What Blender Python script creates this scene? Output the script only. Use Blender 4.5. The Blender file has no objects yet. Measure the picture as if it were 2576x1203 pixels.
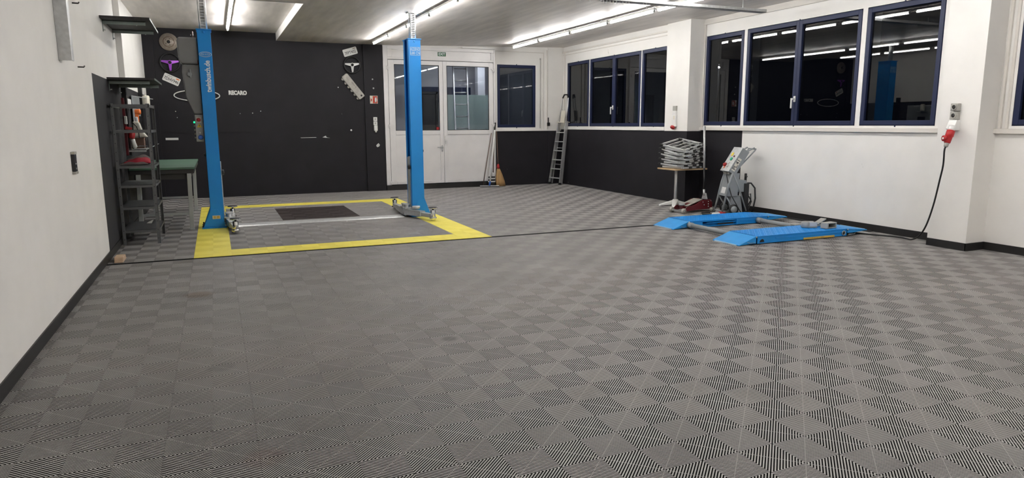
import bpy, math, random
import numpy as np
from mathutils import Vector, Matrix
random.seed(7)
S = bpy.context.scene
COL = S.collection
R = math.radians
# ---------------------------------------------------------------- camera
def make_camera():
    f, yaw, pitch, roll = 1722.5, R(23.19), R(9.567), R(.2124)
    cy, sy, cp, sp = math.cos(yaw), math.sin(yaw), math.cos(pitch), math.sin(pitch)
    fw = Vector((sy*cp, cy*cp, -sp)); rt = Vector((cy, -sy, 0)); dn = fw.cross(rt)
    c, s = math.cos(roll), math.sin(roll)
    r2 = c*rt + s*dn; d2 = -s*rt + c*dn
    cd = bpy.data.cameras.new('camera'); cam = bpy.data.objects.new('camera', cd); COL.objects.link(cam)
    cd.sensor_fit = 'HORIZONTAL'; cd.sensor_width = 36; cd.lens = f/2576*36
    cd.clip_start = .05; cd.clip_end = 200
    m = Matrix((r2, -d2, -fw)).transposed().to_4x4()
    m.translation = Vector((.11306, -3.0693, 1.47608))
    cam.matrix_world = m
    S.camera = cam
make_camera()
# ---------------------------------------------------------------- world, exposure
W = bpy.data.worlds.new('night'); S.world = W; W.use_nodes = True
W.node_tree.nodes['Background'].inputs[0].default_value = (.0015, .0018, .003, 1)
W.node_tree.nodes['Background'].inputs[1].default_value = 1
S.view_settings.view_transform = 'Standard'; S.view_settings.look = 'None'
S.view_settings.gamma = 1; S.view_settings.use_curve_mapping = False
S.view_settings.exposure = 2.0
TUBE_STRENGTH = 21.0
S.cycles.max_bounces = 10; S.cycles.diffuse_bounces = 5; S.cycles.glossy_bounces = 5; S.cycles.transparent_max_bounces = 12
S.cycles.caustics_reflective = False; S.cycles.caustics_refractive = False

# ---------------------------------------------------------------- materials
def lin(h):
    if isinstance(h, str):
        v = [int(h[i:i+2], 16)/255 for i in (0, 2, 4)]
        return tuple((x/12.92 if x <= .04045 else ((x+.055)/1.055)**2.4) for x in v)
    return tuple(h)
def mat(name, col, rough=.5, metal=0, noise=0, scale=8, bump=0, stretch=(1, 1, 1), emit=0, coat=0, spec=.5):
    m = bpy.data.materials.new(name); m.use_nodes = True
    nt = m.node_tree; b = nt.nodes['Principled BSDF']; c = lin(col)
    b.inputs['Base Color'].default_value = (*c, 1); b.inputs['Roughness'].default_value = rough
    b.inputs['Metallic'].default_value = metal; b.inputs['Specular IOR Level'].default_value = spec
    if coat: b.inputs['Coat Weight'].default_value = coat
    if emit:
        b.inputs['Emission Color'].default_value = (*c, 1); b.inputs['Emission Strength'].default_value = emit
    if noise or bump:
        tc = nt.nodes.new('ShaderNodeTexCoord'); mp = nt.nodes.new('ShaderNodeMapping'); mp.inputs['Scale'].default_value = stretch
        n = nt.nodes.new('ShaderNodeTexNoise'); n.inputs['Scale'].default_value = scale; n.inputs['Detail'].default_value = 5
        nt.links.new(tc.outputs['Object'], mp.inputs[0]); nt.links.new(mp.outputs[0], n.inputs['Vector'])
        if noise:
            r = nt.nodes.new('ShaderNodeValToRGB')
            r.color_ramp.elements[0].position = .3; r.color_ramp.elements[1].position = .7
            r.color_ramp.elements[0].color = tuple(x*(1-noise) for x in c)+(1,)
            r.color_ramp.elements[1].color = tuple(min(1, x*(1+noise)) for x in c)+(1,)
            nt.links.new(n.outputs[0], r.inputs[0]); nt.links.new(r.outputs[0], b.inputs['Base Color'])
        if bump:
            bp = nt.nodes.new('ShaderNodeBump'); bp.inputs['Strength'].default_value = bump; bp.inputs['Distance'].default_value = .01
            nt.links.new(n.outputs[0], bp.inputs['Height']); nt.links.new(bp.outputs[0], b.inputs['Normal'])
    return m
def glass(name, tint=(1, 1, 1), ior=1.6, haze=0, hcol=(.5, .5, .5)):
    m = bpy.data.materials.new(name); m.use_nodes = True; nt = m.node_tree
    nt.nodes.remove(nt.nodes['Principled BSDF']); out = nt.nodes['Material Output']
    t = nt.nodes.new('ShaderNodeBsdfTransparent'); t.inputs[0].default_value = (*tint, 1)
    g = nt.nodes.new('ShaderNodeBsdfGlossy'); g.inputs['Roughness'].default_value = .01
    fr = nt.nodes.new('ShaderNodeFresnel'); fr.inputs[0].default_value = ior
    mx = nt.nodes.new('ShaderNodeMixShader')
    ge = nt.nodes.new('ShaderNodeNewGeometry'); fm = nt.nodes.new('ShaderNodeMath'); fm.operation = 'SUBTRACT'; fm.use_clamp = True
    nt.links.new(fr.outputs[0], fm.inputs[0]); nt.links.new(ge.outputs['Backfacing'], fm.inputs[1])   # one reflection per pane
    nt.links.new(fm.outputs[0], mx.inputs[0]); nt.links.new(t.outputs[0], mx.inputs[1]); nt.links.new(g.outputs[0], mx.inputs[2])
    o = mx
    if haze:
        d = nt.nodes.new('ShaderNodeBsdfTranslucent'); d.inputs[0].default_value = (*hcol, 1)
        d2 = nt.nodes.new('ShaderNodeBsdfDiffuse'); d2.inputs[0].default_value = (*hcol, 1)
        a = nt.nodes.new('ShaderNodeMixShader'); a.inputs[0].default_value = .5
        nt.links.new(d.outputs[0], a.inputs[1]); nt.links.new(d2.outputs[0], a.inputs[2])
        b = nt.nodes.new('ShaderNodeMixShader'); b.inputs[0].default_value = haze
        nt.links.new(mx.outputs[0], b.inputs[1]); nt.links.new(a.outputs[0], b.inputs[2]); o = b
    nt.links.new(o.outputs[0], out.inputs[0])
    return m
def speckle(m, col, scale, thr, stretch=(1, 1, 1)):
    """small scuffs and chips of another colour on a painted wall"""
    nt = m.node_tree; b = nt.nodes['Principled BSDF']
    tc = nt.nodes.new('ShaderNodeTexCoord'); mp = nt.nodes.new('ShaderNodeMapping'); mp.inputs['Scale'].default_value = stretch
    n = nt.nodes.new('ShaderNodeTexNoise'); n.inputs['Scale'].default_value = scale; n.inputs['Detail'].default_value = 3
    nt.links.new(tc.outputs['Object'], mp.inputs[0]); nt.links.new(mp.outputs[0], n.inputs['Vector'])
    r = nt.nodes.new('ShaderNodeMapRange'); r.inputs[1].default_value = thr; r.inputs[2].default_value = thr+.03
    nt.links.new(n.outputs[0], r.inputs[0])
    mx = nt.nodes.new('ShaderNodeMix'); mx.data_type = 'RGBA'
    nt.links.new(r.outputs[0], mx.inputs['Factor'])
    src = b.inputs['Base Color']
    if src.is_linked: nt.links.new(src.links[0].from_socket, mx.inputs['A'])
    else: mx.inputs['A'].default_value = src.default_value
    mx.inputs['B'].default_value = (*lin(col), 1)
    nt.links.new(mx.outputs['Result'], b.inputs['Base Color'])

M = {}
M['white_wall'] = mat('white wall paint', (.77, .755, .725), .7, noise=.03, scale=2.5, bump=.04)
speckle(M['white_wall'], (.40, .38, .35), 7, .76, (1, 1, .35))
M['black_wall'] = mat('charcoal wall paint', (.0118, .0106, .0140), .6, noise=.18, scale=3, bump=.05, spec=.35)
speckle(M['black_wall'], (.12, .12, .12), 9, .775)
M['dark_grey_wall'] = mat('dark grey wall paint', (.017, .016, .0185), .65, noise=.1, scale=3)
M['frame_white'] = mat('cream white joinery', (.66, .63, .585), .45, noise=.03, scale=4)
M['door_white'] = mat('light grey door enamel', (.74, .725, .72), .35, noise=.04, scale=3)
M['trim_line'] = mat('joint sealant', (.22, .20, .18), .7)  # even grey-brown joint colour
M['ceil'] = mat('board-marked concrete', (.70, .66, .63), .45, noise=.14, scale=3.2, bump=.12, stretch=(2.4, .35, 1))
speckle(M['ceil'], (.74, .72, .69), 5, .72, (5, .22, 1))
M['skirt'] = mat('black skirting', (.012, .011, .011), .45, noise=.2, scale=6)
M['navy'] = mat('navy window lacquer', (.010, .0165, .055), .45, noise=.06, scale=6, spec=.35)
M['pane'] = glass('dark window pane', (.35, .37, .4), 1.66)
M['door_pane'] = glass('door pane', (.9, .92, .95), 1.6)
M['frost'] = glass('milky plastic sheet', (.8, .88, .86), 1.4, .8, (.72, .82, .79))
M['tile'] = mat('grey ribbed plastic tile', (.375, .360, .348), .5, noise=.10, scale=1.7)
def stain(m, spots):
    nt = m.node_tree; b = nt.nodes['Principled BSDF']; g = nt.nodes.new('ShaderNodeNewGeometry')
    n = nt.nodes.new('ShaderNodeTexNoise'); n.inputs['Scale'].default_value = 14
    for (x, y, r, col, k) in spots:
        d = nt.nodes.new('ShaderNodeVectorMath'); d.operation = 'DISTANCE'; d.inputs[1].default_value = (x, y, 0)
        nt.links.new(g.outputs['Position'], d.inputs[0])
        a = nt.nodes.new('ShaderNodeMath'); a.operation = 'MULTIPLY_ADD'; a.inputs[1].default_value = .16; nt.links.new(n.outputs[0], a.inputs[0]); nt.links.new(d.outputs['Value'], a.inputs[2])
        q = nt.nodes.new('ShaderNodeMapRange'); q.inputs[1].default_value = r*.6+.08; q.inputs[2].default_value = r+.08; q.inputs[3].default_value = k; q.inputs[4].default_value = 0
        nt.links.new(a.outputs[0], q.inputs[0])
        mx = nt.nodes.new('ShaderNodeMix'); mx.data_type = 'RGBA'; nt.links.new(q.outputs[0], mx.inputs['Factor'])
        src = b.inputs['Base Color'].links[0].from_socket
        nt.links.new(src, mx.inputs['A']); mx.inputs['B'].default_value = (*col, 1); nt.links.new(mx.outputs['Result'], b.inputs['Base Color'])
stain(M['tile'], [(-.12, 3.42, .16, (.24, .16, .11), .5), (1.52, 1.32, .09, (.10, .10, .10), .5), (.05, 1.35, .10, (.16, .16, .15), .35), (.22, .0, .10, (.30, .22, .20), .4), (1.59, 2.55, .09, (.19, .18, .17), .35)])
M['tile_yellow'] = mat('yellow ribbed plastic tile', (.88, .77, .115), .5, noise=.06, scale=2)
M['tile_brown'] = mat('dark worn tile', (.060, .046, .044), .55, noise=.15, scale=4)
M['base'] = mat('black underlay', (.004, .004, .004), .9, spec=.1)
M['gap'] = mat('black rubber edging', (.004, .004, .004), .9, spec=.1)
M['blue'] = mat('blue lift enamel', (.007, .255, .71), .38, noise=.03, scale=5)
M['blue_light'] = mat('blue ramp enamel', (.020, .27, .66), .45, noise=.05, scale=9, spec=.35)
M['steel'] = mat('brushed steel', (.50, .51, .52), .38, .85, noise=.1, scale=30)
M['galv'] = mat('galvanised steel', (.56, .57, .57), .45, .7, noise=.12, scale=25)
M['chrome'] = mat('chrome', (.80, .80, .80), .12, 1)
M['alu'] = mat('aluminium', (.70, .70, .70), .32, .85, noise=.06, scale=20)
M['alu_white'] = mat('pale anodised aluminium', (.66, .67, .67), .4, .5)
M['grey_mach'] = mat('grey machine paint', (.26, .28, .29), .42, noise=.05, scale=8)
M['grey_cover'] = mat('grey plastic cover', (.20, .20, .205), .42, noise=.04, scale=8)
M['rack'] = mat('dark grey rack steel', (.15, .155, .16), .42, .3, noise=.08, scale=14)
M['bench_leg'] = mat('grey green bench legs', (.36, .38, .38), .45, noise=.05, scale=8)
M['bench_top'] = mat('green bench top', (.085, .165, .115), .5, noise=.22, scale=4, stretch=(1, 6, 1))
M['dark_steel'] = mat('dark steel', (.045, .043, .042), .5, .3)
M['black'] = mat('black rubber', (.010, .010, .011), .5)
M['black_gloss'] = mat('black plastic', (.012, .012, .013), .3)
M['white'] = mat('white plastic', (.72, .72, .70), .4)
M['cream'] = mat('cream plastic', (.66, .63, .54), .5)
M['control_grey'] = mat('control box grey', (.40, .41, .42), .45)
M['grey_plastic'] = mat('grey socket plastic', (.36, .35, .32), .45)
M['red'] = mat('red plastic', (.42, .018, .022), .4)
M['dark_red'] = mat('dark red jack enamel', (.125, .010, .016), .28, coat=.4)
M['orange'] = mat('orange plastic', (.75, .17, .03), .45)
M['purple'] = mat('purple anodised', (.36, .075, .58), .35, .2)
M['led_green'] = mat('green indicator', (.02, .9, .35), .4, emit=.35)
M['green_btn'] = mat('green button', (.05, .55, .30), .35)
M['yellow'] = mat('yellow sticker', (.80, .62, .06), .5)
M['yellow_dirty'] = mat('worn yellow tape', (.58, .38, .07), .5, noise=.15, scale=20)
M['blue_plastic'] = mat('blue socket plastic', (.03, .12, .48), .4)
M['exit_green'] = mat('green sign', (.018, .115, .045), .4)
M['fire_red'] = mat('fire sign red', (.50, .055, .03), .5)
M['print'] = mat('white print', (.85, .87, .90), .5)
M['print_pale'] = mat('pale blue print', (.42, .58, .72), .5)
M['ink'] = mat('dark ink', (.05, .05, .055), .6)
M['disc'] = mat('worn brake disc iron', (.36, .31, .26), .45, .35, noise=.15, scale=30)
M['cast'] = mat('cast aluminium', (.40, .385, .35), .5, .4, noise=.15, scale=25, bump=.1)
M['wood'] = mat('pale beech wood', (.56, .39, .22), .45, noise=.12, scale=6, stretch=(1, 12, 1))
M['wood_raw'] = mat('raw pine block', (.52, .37, .25), .7, noise=.15, scale=10, stretch=(1, 6, 1))
M['board'] = mat('black stained board', (.024, .021, .022), .55, noise=.35, scale=5, stretch=(6, 1, 1), bump=.1)
M['bracket'] = mat('grey green bracket steel', (.22, .26, .24), .4, .3)
M['straw'] = mat('broom straw', (.46, .28, .12), .8, noise=.3, scale=60, bump=.4, stretch=(1, 1, .05))
M['stick'] = mat('brown broom stick', (.16, .105, .08), .6)
M['cardboard'] = mat('brown cardboard', (.17, .10, .07), .8, noise=.1)
M['cloth_red'] = mat('red cloth', (.40, .025, .045), .85, noise=.2, scale=15)
M['cloth_grey'] = mat('grey brown cloth', (.15, .125, .12), .9, noise=.2, scale=15)
M['paper'] = mat('white paper', (.72, .72, .70), .8)
M['night_wall'] = mat('lobby grey paint', (.62, .61, .65), .8)
M['tube'] = mat('lit tube', (1, .985, .965), .4, emit=TUBE_STRENGTH)
M['tube_fill'] = mat('added lobby fill tube', (.9, .97, 1), .4, emit=22)  # glow of the added lobby lamp
M['street'] = mat('street lamp glow', (1, .97, .9), .4, emit=60)

# ---------------------------------------------------------------- mesh helpers
ORG = {}
def tag(o, label=None, cat=None, group=None, kind=None):
    if label: o['label'] = label
    if cat: o['category'] = cat
    if group: o['group'] = group
    if kind: o['kind'] = kind
    return o
def thing(name, label, cat, org, group=None):
    o = bpy.data.objects.new(name, None); o.empty_display_size = .05; COL.objects.link(o)
    o.location = org; ORG[o.name] = Vector(org)
    return tag(o, label, cat, group)
class MB:
    def __init__(s): s.v = []; s.f = []; s.mi = []; s.sm = []
    def add(s, vs, fs, mi=0, smooth=False):
        n = len(s.v); s.v += [tuple(v) for v in vs]
        for f in fs: s.f.append([n+i for i in f]); s.mi.append(mi); s.sm.append(smooth)
        return s
    def box(s, x0, x1, y0, y1, z0, z1, mi=0):
        return s.hexa([(x0, y0, z0), (x1, y0, z0), (x1, y1, z0), (x0, y1, z0), (x0, y0, z1), (x1, y0, z1), (x1, y1, z1), (x0, y1, z1)], mi)
    def hexa(s, p, mi=0):
        return s.add(p, [(3, 2, 1, 0), (4, 5, 6, 7), (0, 1, 5, 4), (1, 2, 6, 5), (2, 3, 7, 6), (3, 0, 4, 7)], mi)
    def bar(s, p, q, w, h, up=(0, 0, 1), mi=0, w2=None, h2=None):
        p, q, up = Vector(p), Vector(q), Vector(up); d = (q-p).normalized()
        sd = d.cross(up); sd = sd.normalized() if sd.length > 1e-5 else Vector((1, 0, 0)); u = sd.cross(d)
        w2 = w if w2 is None else w2; h2 = h if h2 is None else h2
        P = []
        for c, a, b in ((p, w, h), (q, w2, h2)):
            P += [c-sd*a/2-u*b/2, c+sd*a/2-u*b/2, c+sd*a/2+u*b/2, c-sd*a/2+u*b/2]
        return s.add(P, [(3, 2, 1, 0), (4, 5, 6, 7), (0, 1, 5, 4), (1, 2, 6, 5), (2, 3, 7, 6), (3, 0, 4, 7)], mi)
    def tube(s, pts, r, n=10, closed=False, mi=0):
        P = [Vector(p) for p in pts]; k = len(P); rr = r if isinstance(r, (list, tuple)) else [r]*k
        T = []
        for i in range(k):
            a = P[(i-1) % k] if (closed or i) else P[0]; b = P[(i+1) % k] if (closed or i < k-1) else P[-1]
            T.append((b-a).normalized())
        up = Vector((0, 0, 1)) if abs(T[0].z) < .9 else Vector((1, 0, 0))
        u = (up - T[0]*up.dot(T[0])).normalized(); vs = []
        for i in range(k):
            u = (u - T[i]*u.dot(T[i])).normalized(); w = T[i].cross(u)
            vs += [P[i]+rr[i]*(math.cos(2*math.pi*j/n)*u+math.sin(2*math.pi*j/n)*w) for j in range(n)]
        fs = []
        for i in range(k if closed else k-1):
            a, b = i*n, ((i+1) % k)*n
            fs += [(a+j, a+(j+1) % n, b+(j+1) % n, b+j) for j in range(n)]
        s.add(vs, fs, mi, True)
        if not closed:
            m = len(s.v)-k*n
            s.f.append([m+j for j in range(n)][::-1]); s.mi.append(mi); s.sm.append(False)
            s.f.append([m+(k-1)*n+j for j in range(n)]); s.mi.append(mi); s.sm.append(False)
        return s
    def lathe(s, prof, c, ax=(0, 0, 1), n=24, mi=0, smooth=True):
        ax = Vector(ax).normalized(); u = ax.orthogonal().normalized(); w = ax.cross(u); c = Vector(c); vs = []; fs = []
        for r, h in prof:
            vs += [c+ax*h+max(r, 1e-5)*(math.cos(2*math.pi*j/n)*u+math.sin(2*math.pi*j/n)*w) for j in range(n)]
        for i in range(len(prof)-1):
            a, b = i*n, (i+1)*n
            fs += [(a+j, a+(j+1) % n, b+(j+1) % n, b+j) for j in range(n)]
        fs.append(tuple(range(n))[::-1]); fs.append(tuple((len(prof)-1)*n+j for j in range(n)))
        return s.add(vs, fs, mi, smooth)
    def cyl(s, p, q, r, n=20, mi=0, r2=None):
        p, q = Vector(p), Vector(q); r2 = r if r2 is None else r2
        return s.lathe([(r, 0), (r2, (q-p).length)], p, q-p, n, mi)
    def ring(s, c, ax, R0, r, n=40, k=10, mi=0, sx=1, sy=1, u=None):
        ax = Vector(ax).normalized(); u = Vector(u).normalized() if u else ax.orthogonal().normalized(); w = ax.cross(u); c = Vector(c)
        return s.tube([c+R0*(sx*math.cos(2*math.pi*i/n)*u+sy*math.sin(2*math.pi*i/n)*w) for i in range(n)], r, k, True, mi)
    def prism(s, poly, a, b, mi=0):
        """poly: 3D points of one face; extruded by vector a->b offset"""
        off = Vector(b)-Vector(a); n = len(poly); P = [Vector(p) for p in poly]; Q = [p+off for p in P]
        fs = [tuple(range(n))[::-1], tuple(range(n, 2*n))]+[(i, (i+1) % n, n+(i+1) % n, n+i) for i in range(n)]
        return s.add(P+Q, fs, mi)
    def build(s, name, mats, parent=None, bevel=0, org=None, seg=2):
        me = bpy.data.meshes.new(name); mats = mats if isinstance(mats, list) else [mats]
        V = np.array(s.v, float)
        if parent is not None: o0 = ORG[parent.name]
        elif org is not None: o0 = Vector(org)
        else: o0 = Vector(((V[:, 0].min()+V[:, 0].max())/2, (V[:, 1].min()+V[:, 1].max())/2, V[:, 2].min()))
        me.from_pydata([tuple(v) for v in V-np.array(o0)], [], s.f)
        for m in mats: me.materials.append(m)
        for p, i, q in zip(me.polygons, s.mi, s.sm): p.material_index = i; p.use_smooth = q
        import bmesh
        bm = bmesh.new(); bm.from_mesh(me); bmesh.ops.recalc_face_normals(bm, faces=bm.faces); bm.to_mesh(me); bm.free()
        o = bpy.data.objects.new(name, me); COL.objects.link(o)
        if parent is not None: o.parent = parent; ORG[o.name] = o0
        else: o.location = o0; ORG[o.name] = o0
        if bevel:
            b = o.modifiers.new('bevel', 'BEVEL'); b.width = bevel; b.segments = seg; b.limit_method = 'ANGLE'; b.angle_limit = R(40)
        return o
def boxes(name, lst, mats, parent=None, bevel=0):
    m = MB()
    for b in lst: m.box(*b)
    return m.build(name, mats, parent, bevel)
def struct(o, label=None): return tag(o, label, kind='structure')
def copy_tree(o, parent=None):
    c = o.copy(); COL.objects.link(c)
    if parent is not None: c.parent = parent
    for ch in list(o.children): copy_tree(ch, c)
    return c
def text(name, s, size, m, parent, pos, right, up, extrude=.0008, align='CENTER', bold=.0, sx=1):
    cu = bpy.data.curves.new(name, 'FONT'); cu.body = s; cu.size = size; cu.align_x = align; cu.align_y = 'CENTER'
    cu.extrude = extrude; cu.offset = bold; cu.resolution_u = 3
    t = bpy.data.objects.new(name, cu); COL.objects.link(t)
    dg = bpy.context.evaluated_depsgraph_get(); me = bpy.data.meshes.new_from_object(t.evaluated_get(dg))
    bpy.data.objects.remove(t); bpy.data.curves.remove(cu)
    r = Vector(right).normalized(); u = Vector(up).normalized(); n = r.cross(u)
    mt = Matrix((r*sx, u, n)).transposed().to_4x4(); mt.translation = Vector(pos)
    me.transform(mt); me.materials.clear(); me.materials.append(m)
    if parent is not None:
        o0 = ORG[parent.name]; me.transform(Matrix.Translation(-o0))
        o = bpy.data.objects.new(name, me); COL.objects.link(o); o.parent = parent; ORG[o.name] = o0
    else:
        me.transform(Matrix.Translation(-Vector(pos))); o = bpy.data.objects.new(name, me); COL.objects.link(o); o.location = pos; ORG[o.name] = Vector(pos)
    return o
ORD = ['first', 'second', 'third', 'fourth', 'fifth', 'sixth', 'seventh', 'eighth', 'ninth', 'tenth', 'eleventh', 'twelfth']
#@@SETTING
# ================================================================ SETTING
XL, XR, YF, YB = -1.055, 8.32, 12.25, -6.0
YG = 5.28                      # where the second field of tiles starts
# ---- floor: click tiles with real ribs over a black underlay
def make_floor():
    a, p = .2, .2/11.5; w = p*.50; depth = .010; slab = .0008
    V = []; F = []; MI = []; base = 0
    cells = {}
    def ribs(w):
        out = []
        for k in range(-12, 12):
            c = (k+.5)*p; lo, hi = c-w/2, c+w/2
            if c > 0:
                if hi > a: poly = [(lo, 0), (a, 0), (a, a-lo)]
                else: poly = [(lo, 0), (hi, 0), (a, a-hi), (a, a-lo)]
            else:
                l2, h2 = -hi, -lo
                if h2 > a: poly = [(0, l2), (a-l2, a), (0, a)]
                else: poly = [(0, l2), (a-l2, a), (a-h2, a), (0, h2)]
            out.append(poly)
        return out
    RB = {False: ribs(w), True: ribs(p*.80)}
    e = .0003
    def template(par, ce, ro, slab):
        """verts (N,3), faces for one cell; ce/ro: which half of the tile the cell is (seam insets)"""
        vs = []; fs = []
        x0, x1 = (e, a) if ce == 0 else (0, a-e)
        y0, y1 = (e, a) if ro == 0 else (0, a-e)
        for poly in RB[slab > .005]:
            q = [(x, y) for x, y in poly]
            if par: q = [(a-x, y) for x, y in q][::-1]
            q = [(min(max(x, x0), x1), min(max(y, y0), y1)) for x, y in q]
            n = len(q); b = len(vs)
            vs += [(x, y, 0) for x, y in q]+[(x, y, -slab) for x, y in q]
            fs.append([b+i for i in range(n)])
            for i in range(n):
                j = (i+1) % n
                fs.append([b+i, b+n+i, b+n+j, b+j])
        # cross bridge along the cell diagonal
        t = .0016; b = len(vs); zb = -.0012
        d = [(t, a), (0, a-t), (a-t, 0), (a, t)]
        if par: d = [(a-x, y) for x, y in d][::-1]
        vs += [(x, y, zb) for x, y in d]; fs.append([b, b+1, b+2, b+3])
        return np.array(vs, float), fs
    T = {(par, ce, ro, sl): template(par, ce, ro, sl) for sl in (slab, .0095) for par in (0, 1) for ce in (0, 1) for ro in (0, 1)}
    allv = []; loops = []; lt = []; mi = []; nb = 0
    def emit(i, j, ox, oy, zone):
        nonlocal nb
        par = (i+j) % 2; ce = 0 if i % 2 else 1; ro = 0 if j % 2 == 0 else 1
        v, fs = T[(par, ce, ro, .0095 if zone == 1 else slab)]
        allv.append(v+np.array([ox, oy, 0.]))
        for f in fs:
            loops.extend([nb+k for k in f]); lt.append(len(f))
        mi.extend([zone]*len(fs)); nb += len(v)
    for i in range(-6, 42):
        x = i*a; tx = x+.1
        if x < XL-.21 or x > XR+.02: continue
        for j in range(-8, 26):
            emit(i, j, x, j*a, 0)
        for j in range(0, 36):
            y = YG+j*a
            if y > YF+.02: break
            ty = j*a+.1; z = 0
            if -.2 < tx < 3.4 and 0 < ty < 5.2:
                if tx < .2 or tx > 3.0 or ty < .4 or ty > 4.8: z = 1
                elif 1.0 < tx < 2.2 and 2.8 < ty < 4.4: z = 2
            emit(i, j, x, y, z)
    V = np.concatenate(allv)
    # underlay, slab and edging
    def quad(x0, x1, y0, y1, z, m):
        nonlocal V, nb
        V = np.concatenate([V, np.array([(x0, y0, z), (x1, y0, z), (x1, y1, z), (x0, y1, z)], float)])
        loops.extend([nb, nb+1, nb+2, nb+3]); lt.append(4); mi.append(m); nb += 4
    quad(XL-.3, XR+.4, -1.6, YF+.3, -depth, 3)
    quad(XL-.3, XR+.4, YB-.2, -1.6, 0, 0)
    quad(XL-.3, XR+.4, 5.2, YG, -.004, 4)
    for q in ((-.2, .2, YG, YG+5.2), (3.0, 3.4, YG, YG+5.2), (.2, 3.0, YG, YG+.4), (.2, 3.0, YG+4.8, YG+5.2)): quad(*q, -.0095, 1)
    me = bpy.data.meshes.new('floor')
    lt = np.array(lt, np.int32); ls = np.concatenate([[0], np.cumsum(lt)[:-1]]).astype(np.int32)
    me.vertices.add(len(V)); me.vertices.foreach_set('co', V.ravel())
    me.loops.add(len(loops)); me.loops.foreach_set('vertex_index', np.array(loops, np.int32))
    me.polygons.add(len(lt)); me.polygons.foreach_set('loop_start', ls); me.polygons.foreach_set('loop_total', lt)
    for m in (M['tile'], M['tile_yellow'], M['tile_brown'], M['base'], M['gap']): me.materials.append(m)
    me.polygons.foreach_set('material_index', np.array(mi, np.int32))
    me.polygons.foreach_set('use_smooth', np.zeros(len(lt), bool))
    me.update(calc_edges=True); me.validate()
    o = bpy.data.objects.new('floor', me); COL.objects.link(o)
    return struct(o, 'grey ribbed click-tile floor with a yellow framed bay')
make_floor()
# ---- ceiling with a raised field at the far left
zc0, zc1 = 3.18, 3.30
m = MB()
m.box(XL-.2, 1.41, YB-.2, 7.5, zc0, 3.75)
m.box(1.41, 3.5, YB-.2, YF+.25, zc0, 3.75)
m.hexa([(3.5, YB-.2, zc0), (8.7, YB-.2, zc1+.01), (8.7, YF+.25, zc1+.01), (3.5, YF+.25, zc0), (3.5, YB-.2, 3.75), (8.7, YB-.2, 3.75), (8.7, YF+.25, 3.75), (3.5, YF+.25, 3.75)])
m.box(XL-.2, 1.41, 7.5, YF+.25, 3.33, 3.75)
m.box(1.403, 1.4105, 7.5, YF, 3.176, 3.33, 1)
struct(m.build('ceiling', [M['ceil'], M['white_wall']]), 'grey board-marked concrete ceiling')
# ---- left wall
m = MB()
m.box(XL-.2, XL, YB, 5.62, 0, 3.4); m.box(XL-.2, XL, 5.62, YF+.2, 2.03, 3.4); m.box(XL-.2, XL, 5.62, YF+.2, 0, 2.03, 1)
struct(m.build('wall_left', [M['white_wall'], M['dark_grey_wall']]), 'white left wall with a dark grey lower field')
struct(boxes('baseboard_left', [(XL, XL+.010, YB, YF, 0, .088)], M['skirt']), 'black skirting along the left wall')
# ---- far wall
m = MB()
m.box(XL, 3.6, YF, YF+.2, 0, 1.312, 0); m.box(XL, 3.6, YF-.006, YF+.2, 1.318, 3.4, 0); m.box(XL, 3.6, YF+.004, YF+.2, 1.31, 1.32, 0)

m.box(6.23, 8.3, YF, YF+.2, 0, 1.30, 0); m.box(7.63, 8.02, YF-.02, YF, 0, 1.30, 0)
m.box(6.23, 8.3, YF, YF+.2, 1.30, 1.385, 1); m.box(6.23, 7.64, YF-.03, YF, 1.30, 1.335, 1)
m.box(6.23, 6.31, YF, YF+.2, 1.385, 3.3, 1); m.box(7.31, 8.3, YF, YF+.2, 1.385, 3.3, 1); m.box(6.31, 7.31, YF, YF+.2, 2.85, 3.3, 1)
m.box(7.63, 8.02, YF-.02, YF, 1.30, 3.3, 1); m.box(3.6, 6.23, YF, YF+.2, 3.17, 3.4, 1)
struct(m.build('wall_far', [M['black_wall'], M['white_wall']]), 'charcoal far wall')
struct(boxes('wall_pier', [(3.17, 3.585, YF-.05, YF-.006, 0, 3.2)], M['black_wall']), 'narrow black pier on the far wall left of the double door')
struct(boxes('wall_corner', [(XL, -.87, YF-.03, YF-.006, 0, 3.34)], M['black_wall']), 'narrow black strip in the far left corner')
m = MB()
m.box(7.50, 7.515, YF-.014, YF, 1.34, 3.16); m.box(6.25, 7.515, YF-.014, YF, 3.145, 3.16); m.box(7.60, 7.625, YF-.03, YF, 1.34, 3.22)
m.box(6.24, 6.27, YF-.02, YF, 1.34, 3.16)
struct(m.build('trim_1', M['frame_white'], bevel=.003), 'cream mouldings around the single far window')
# ---- right wall: far bay flush with the pier, near bays set back
m = MB()
m.box(8.0, 8.6, 7.94, YF, 0, 1.33, 0); m.box(8.06, 8.6, 7.94, YF, 1.33, 1.405, 1); m.box(7.985, 8.06, 7.94, YF, 1.335, 1.40, 1)
m.box(8.06, 8.6, 12.04, YF, 1.405, 3.32, 1); m.box(8.06, 8.6, 7.94, 12.04, 2.91, 3.32, 1)
m.box(8.06, 8.6, 10.935, 10.965, 1.405, 2.91, 1); m.box(8.06, 8.6, 8.845, 8.875, 1.405, 2.91, 1)
m.box(8.0, 8.6, 7.25, 7.94, 0, 1.33, 0); m.box(8.0, 8.6, 7.25, 7.94, 1.33, 3.32, 1)
m.box(XR, 8.6, 6.17, 7.25, 0, 1.345, 0); m.box(XR, 8.6, 2.50, 6.17, 0, 1.345, 1); m.box(XR, 8.6, 2.50, 7.25, 1.345, 1.43, 1)
m.box(XR, 8.6, 2.50, 7.25, 3.0, 3.34, 1); m.box(XR, 8.6, 7.35, 7.25, 1.43, 3.0, 1); m.box(XR, 8.6, 2.50, 2.77, 1.43, 3.0, 1)
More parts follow.
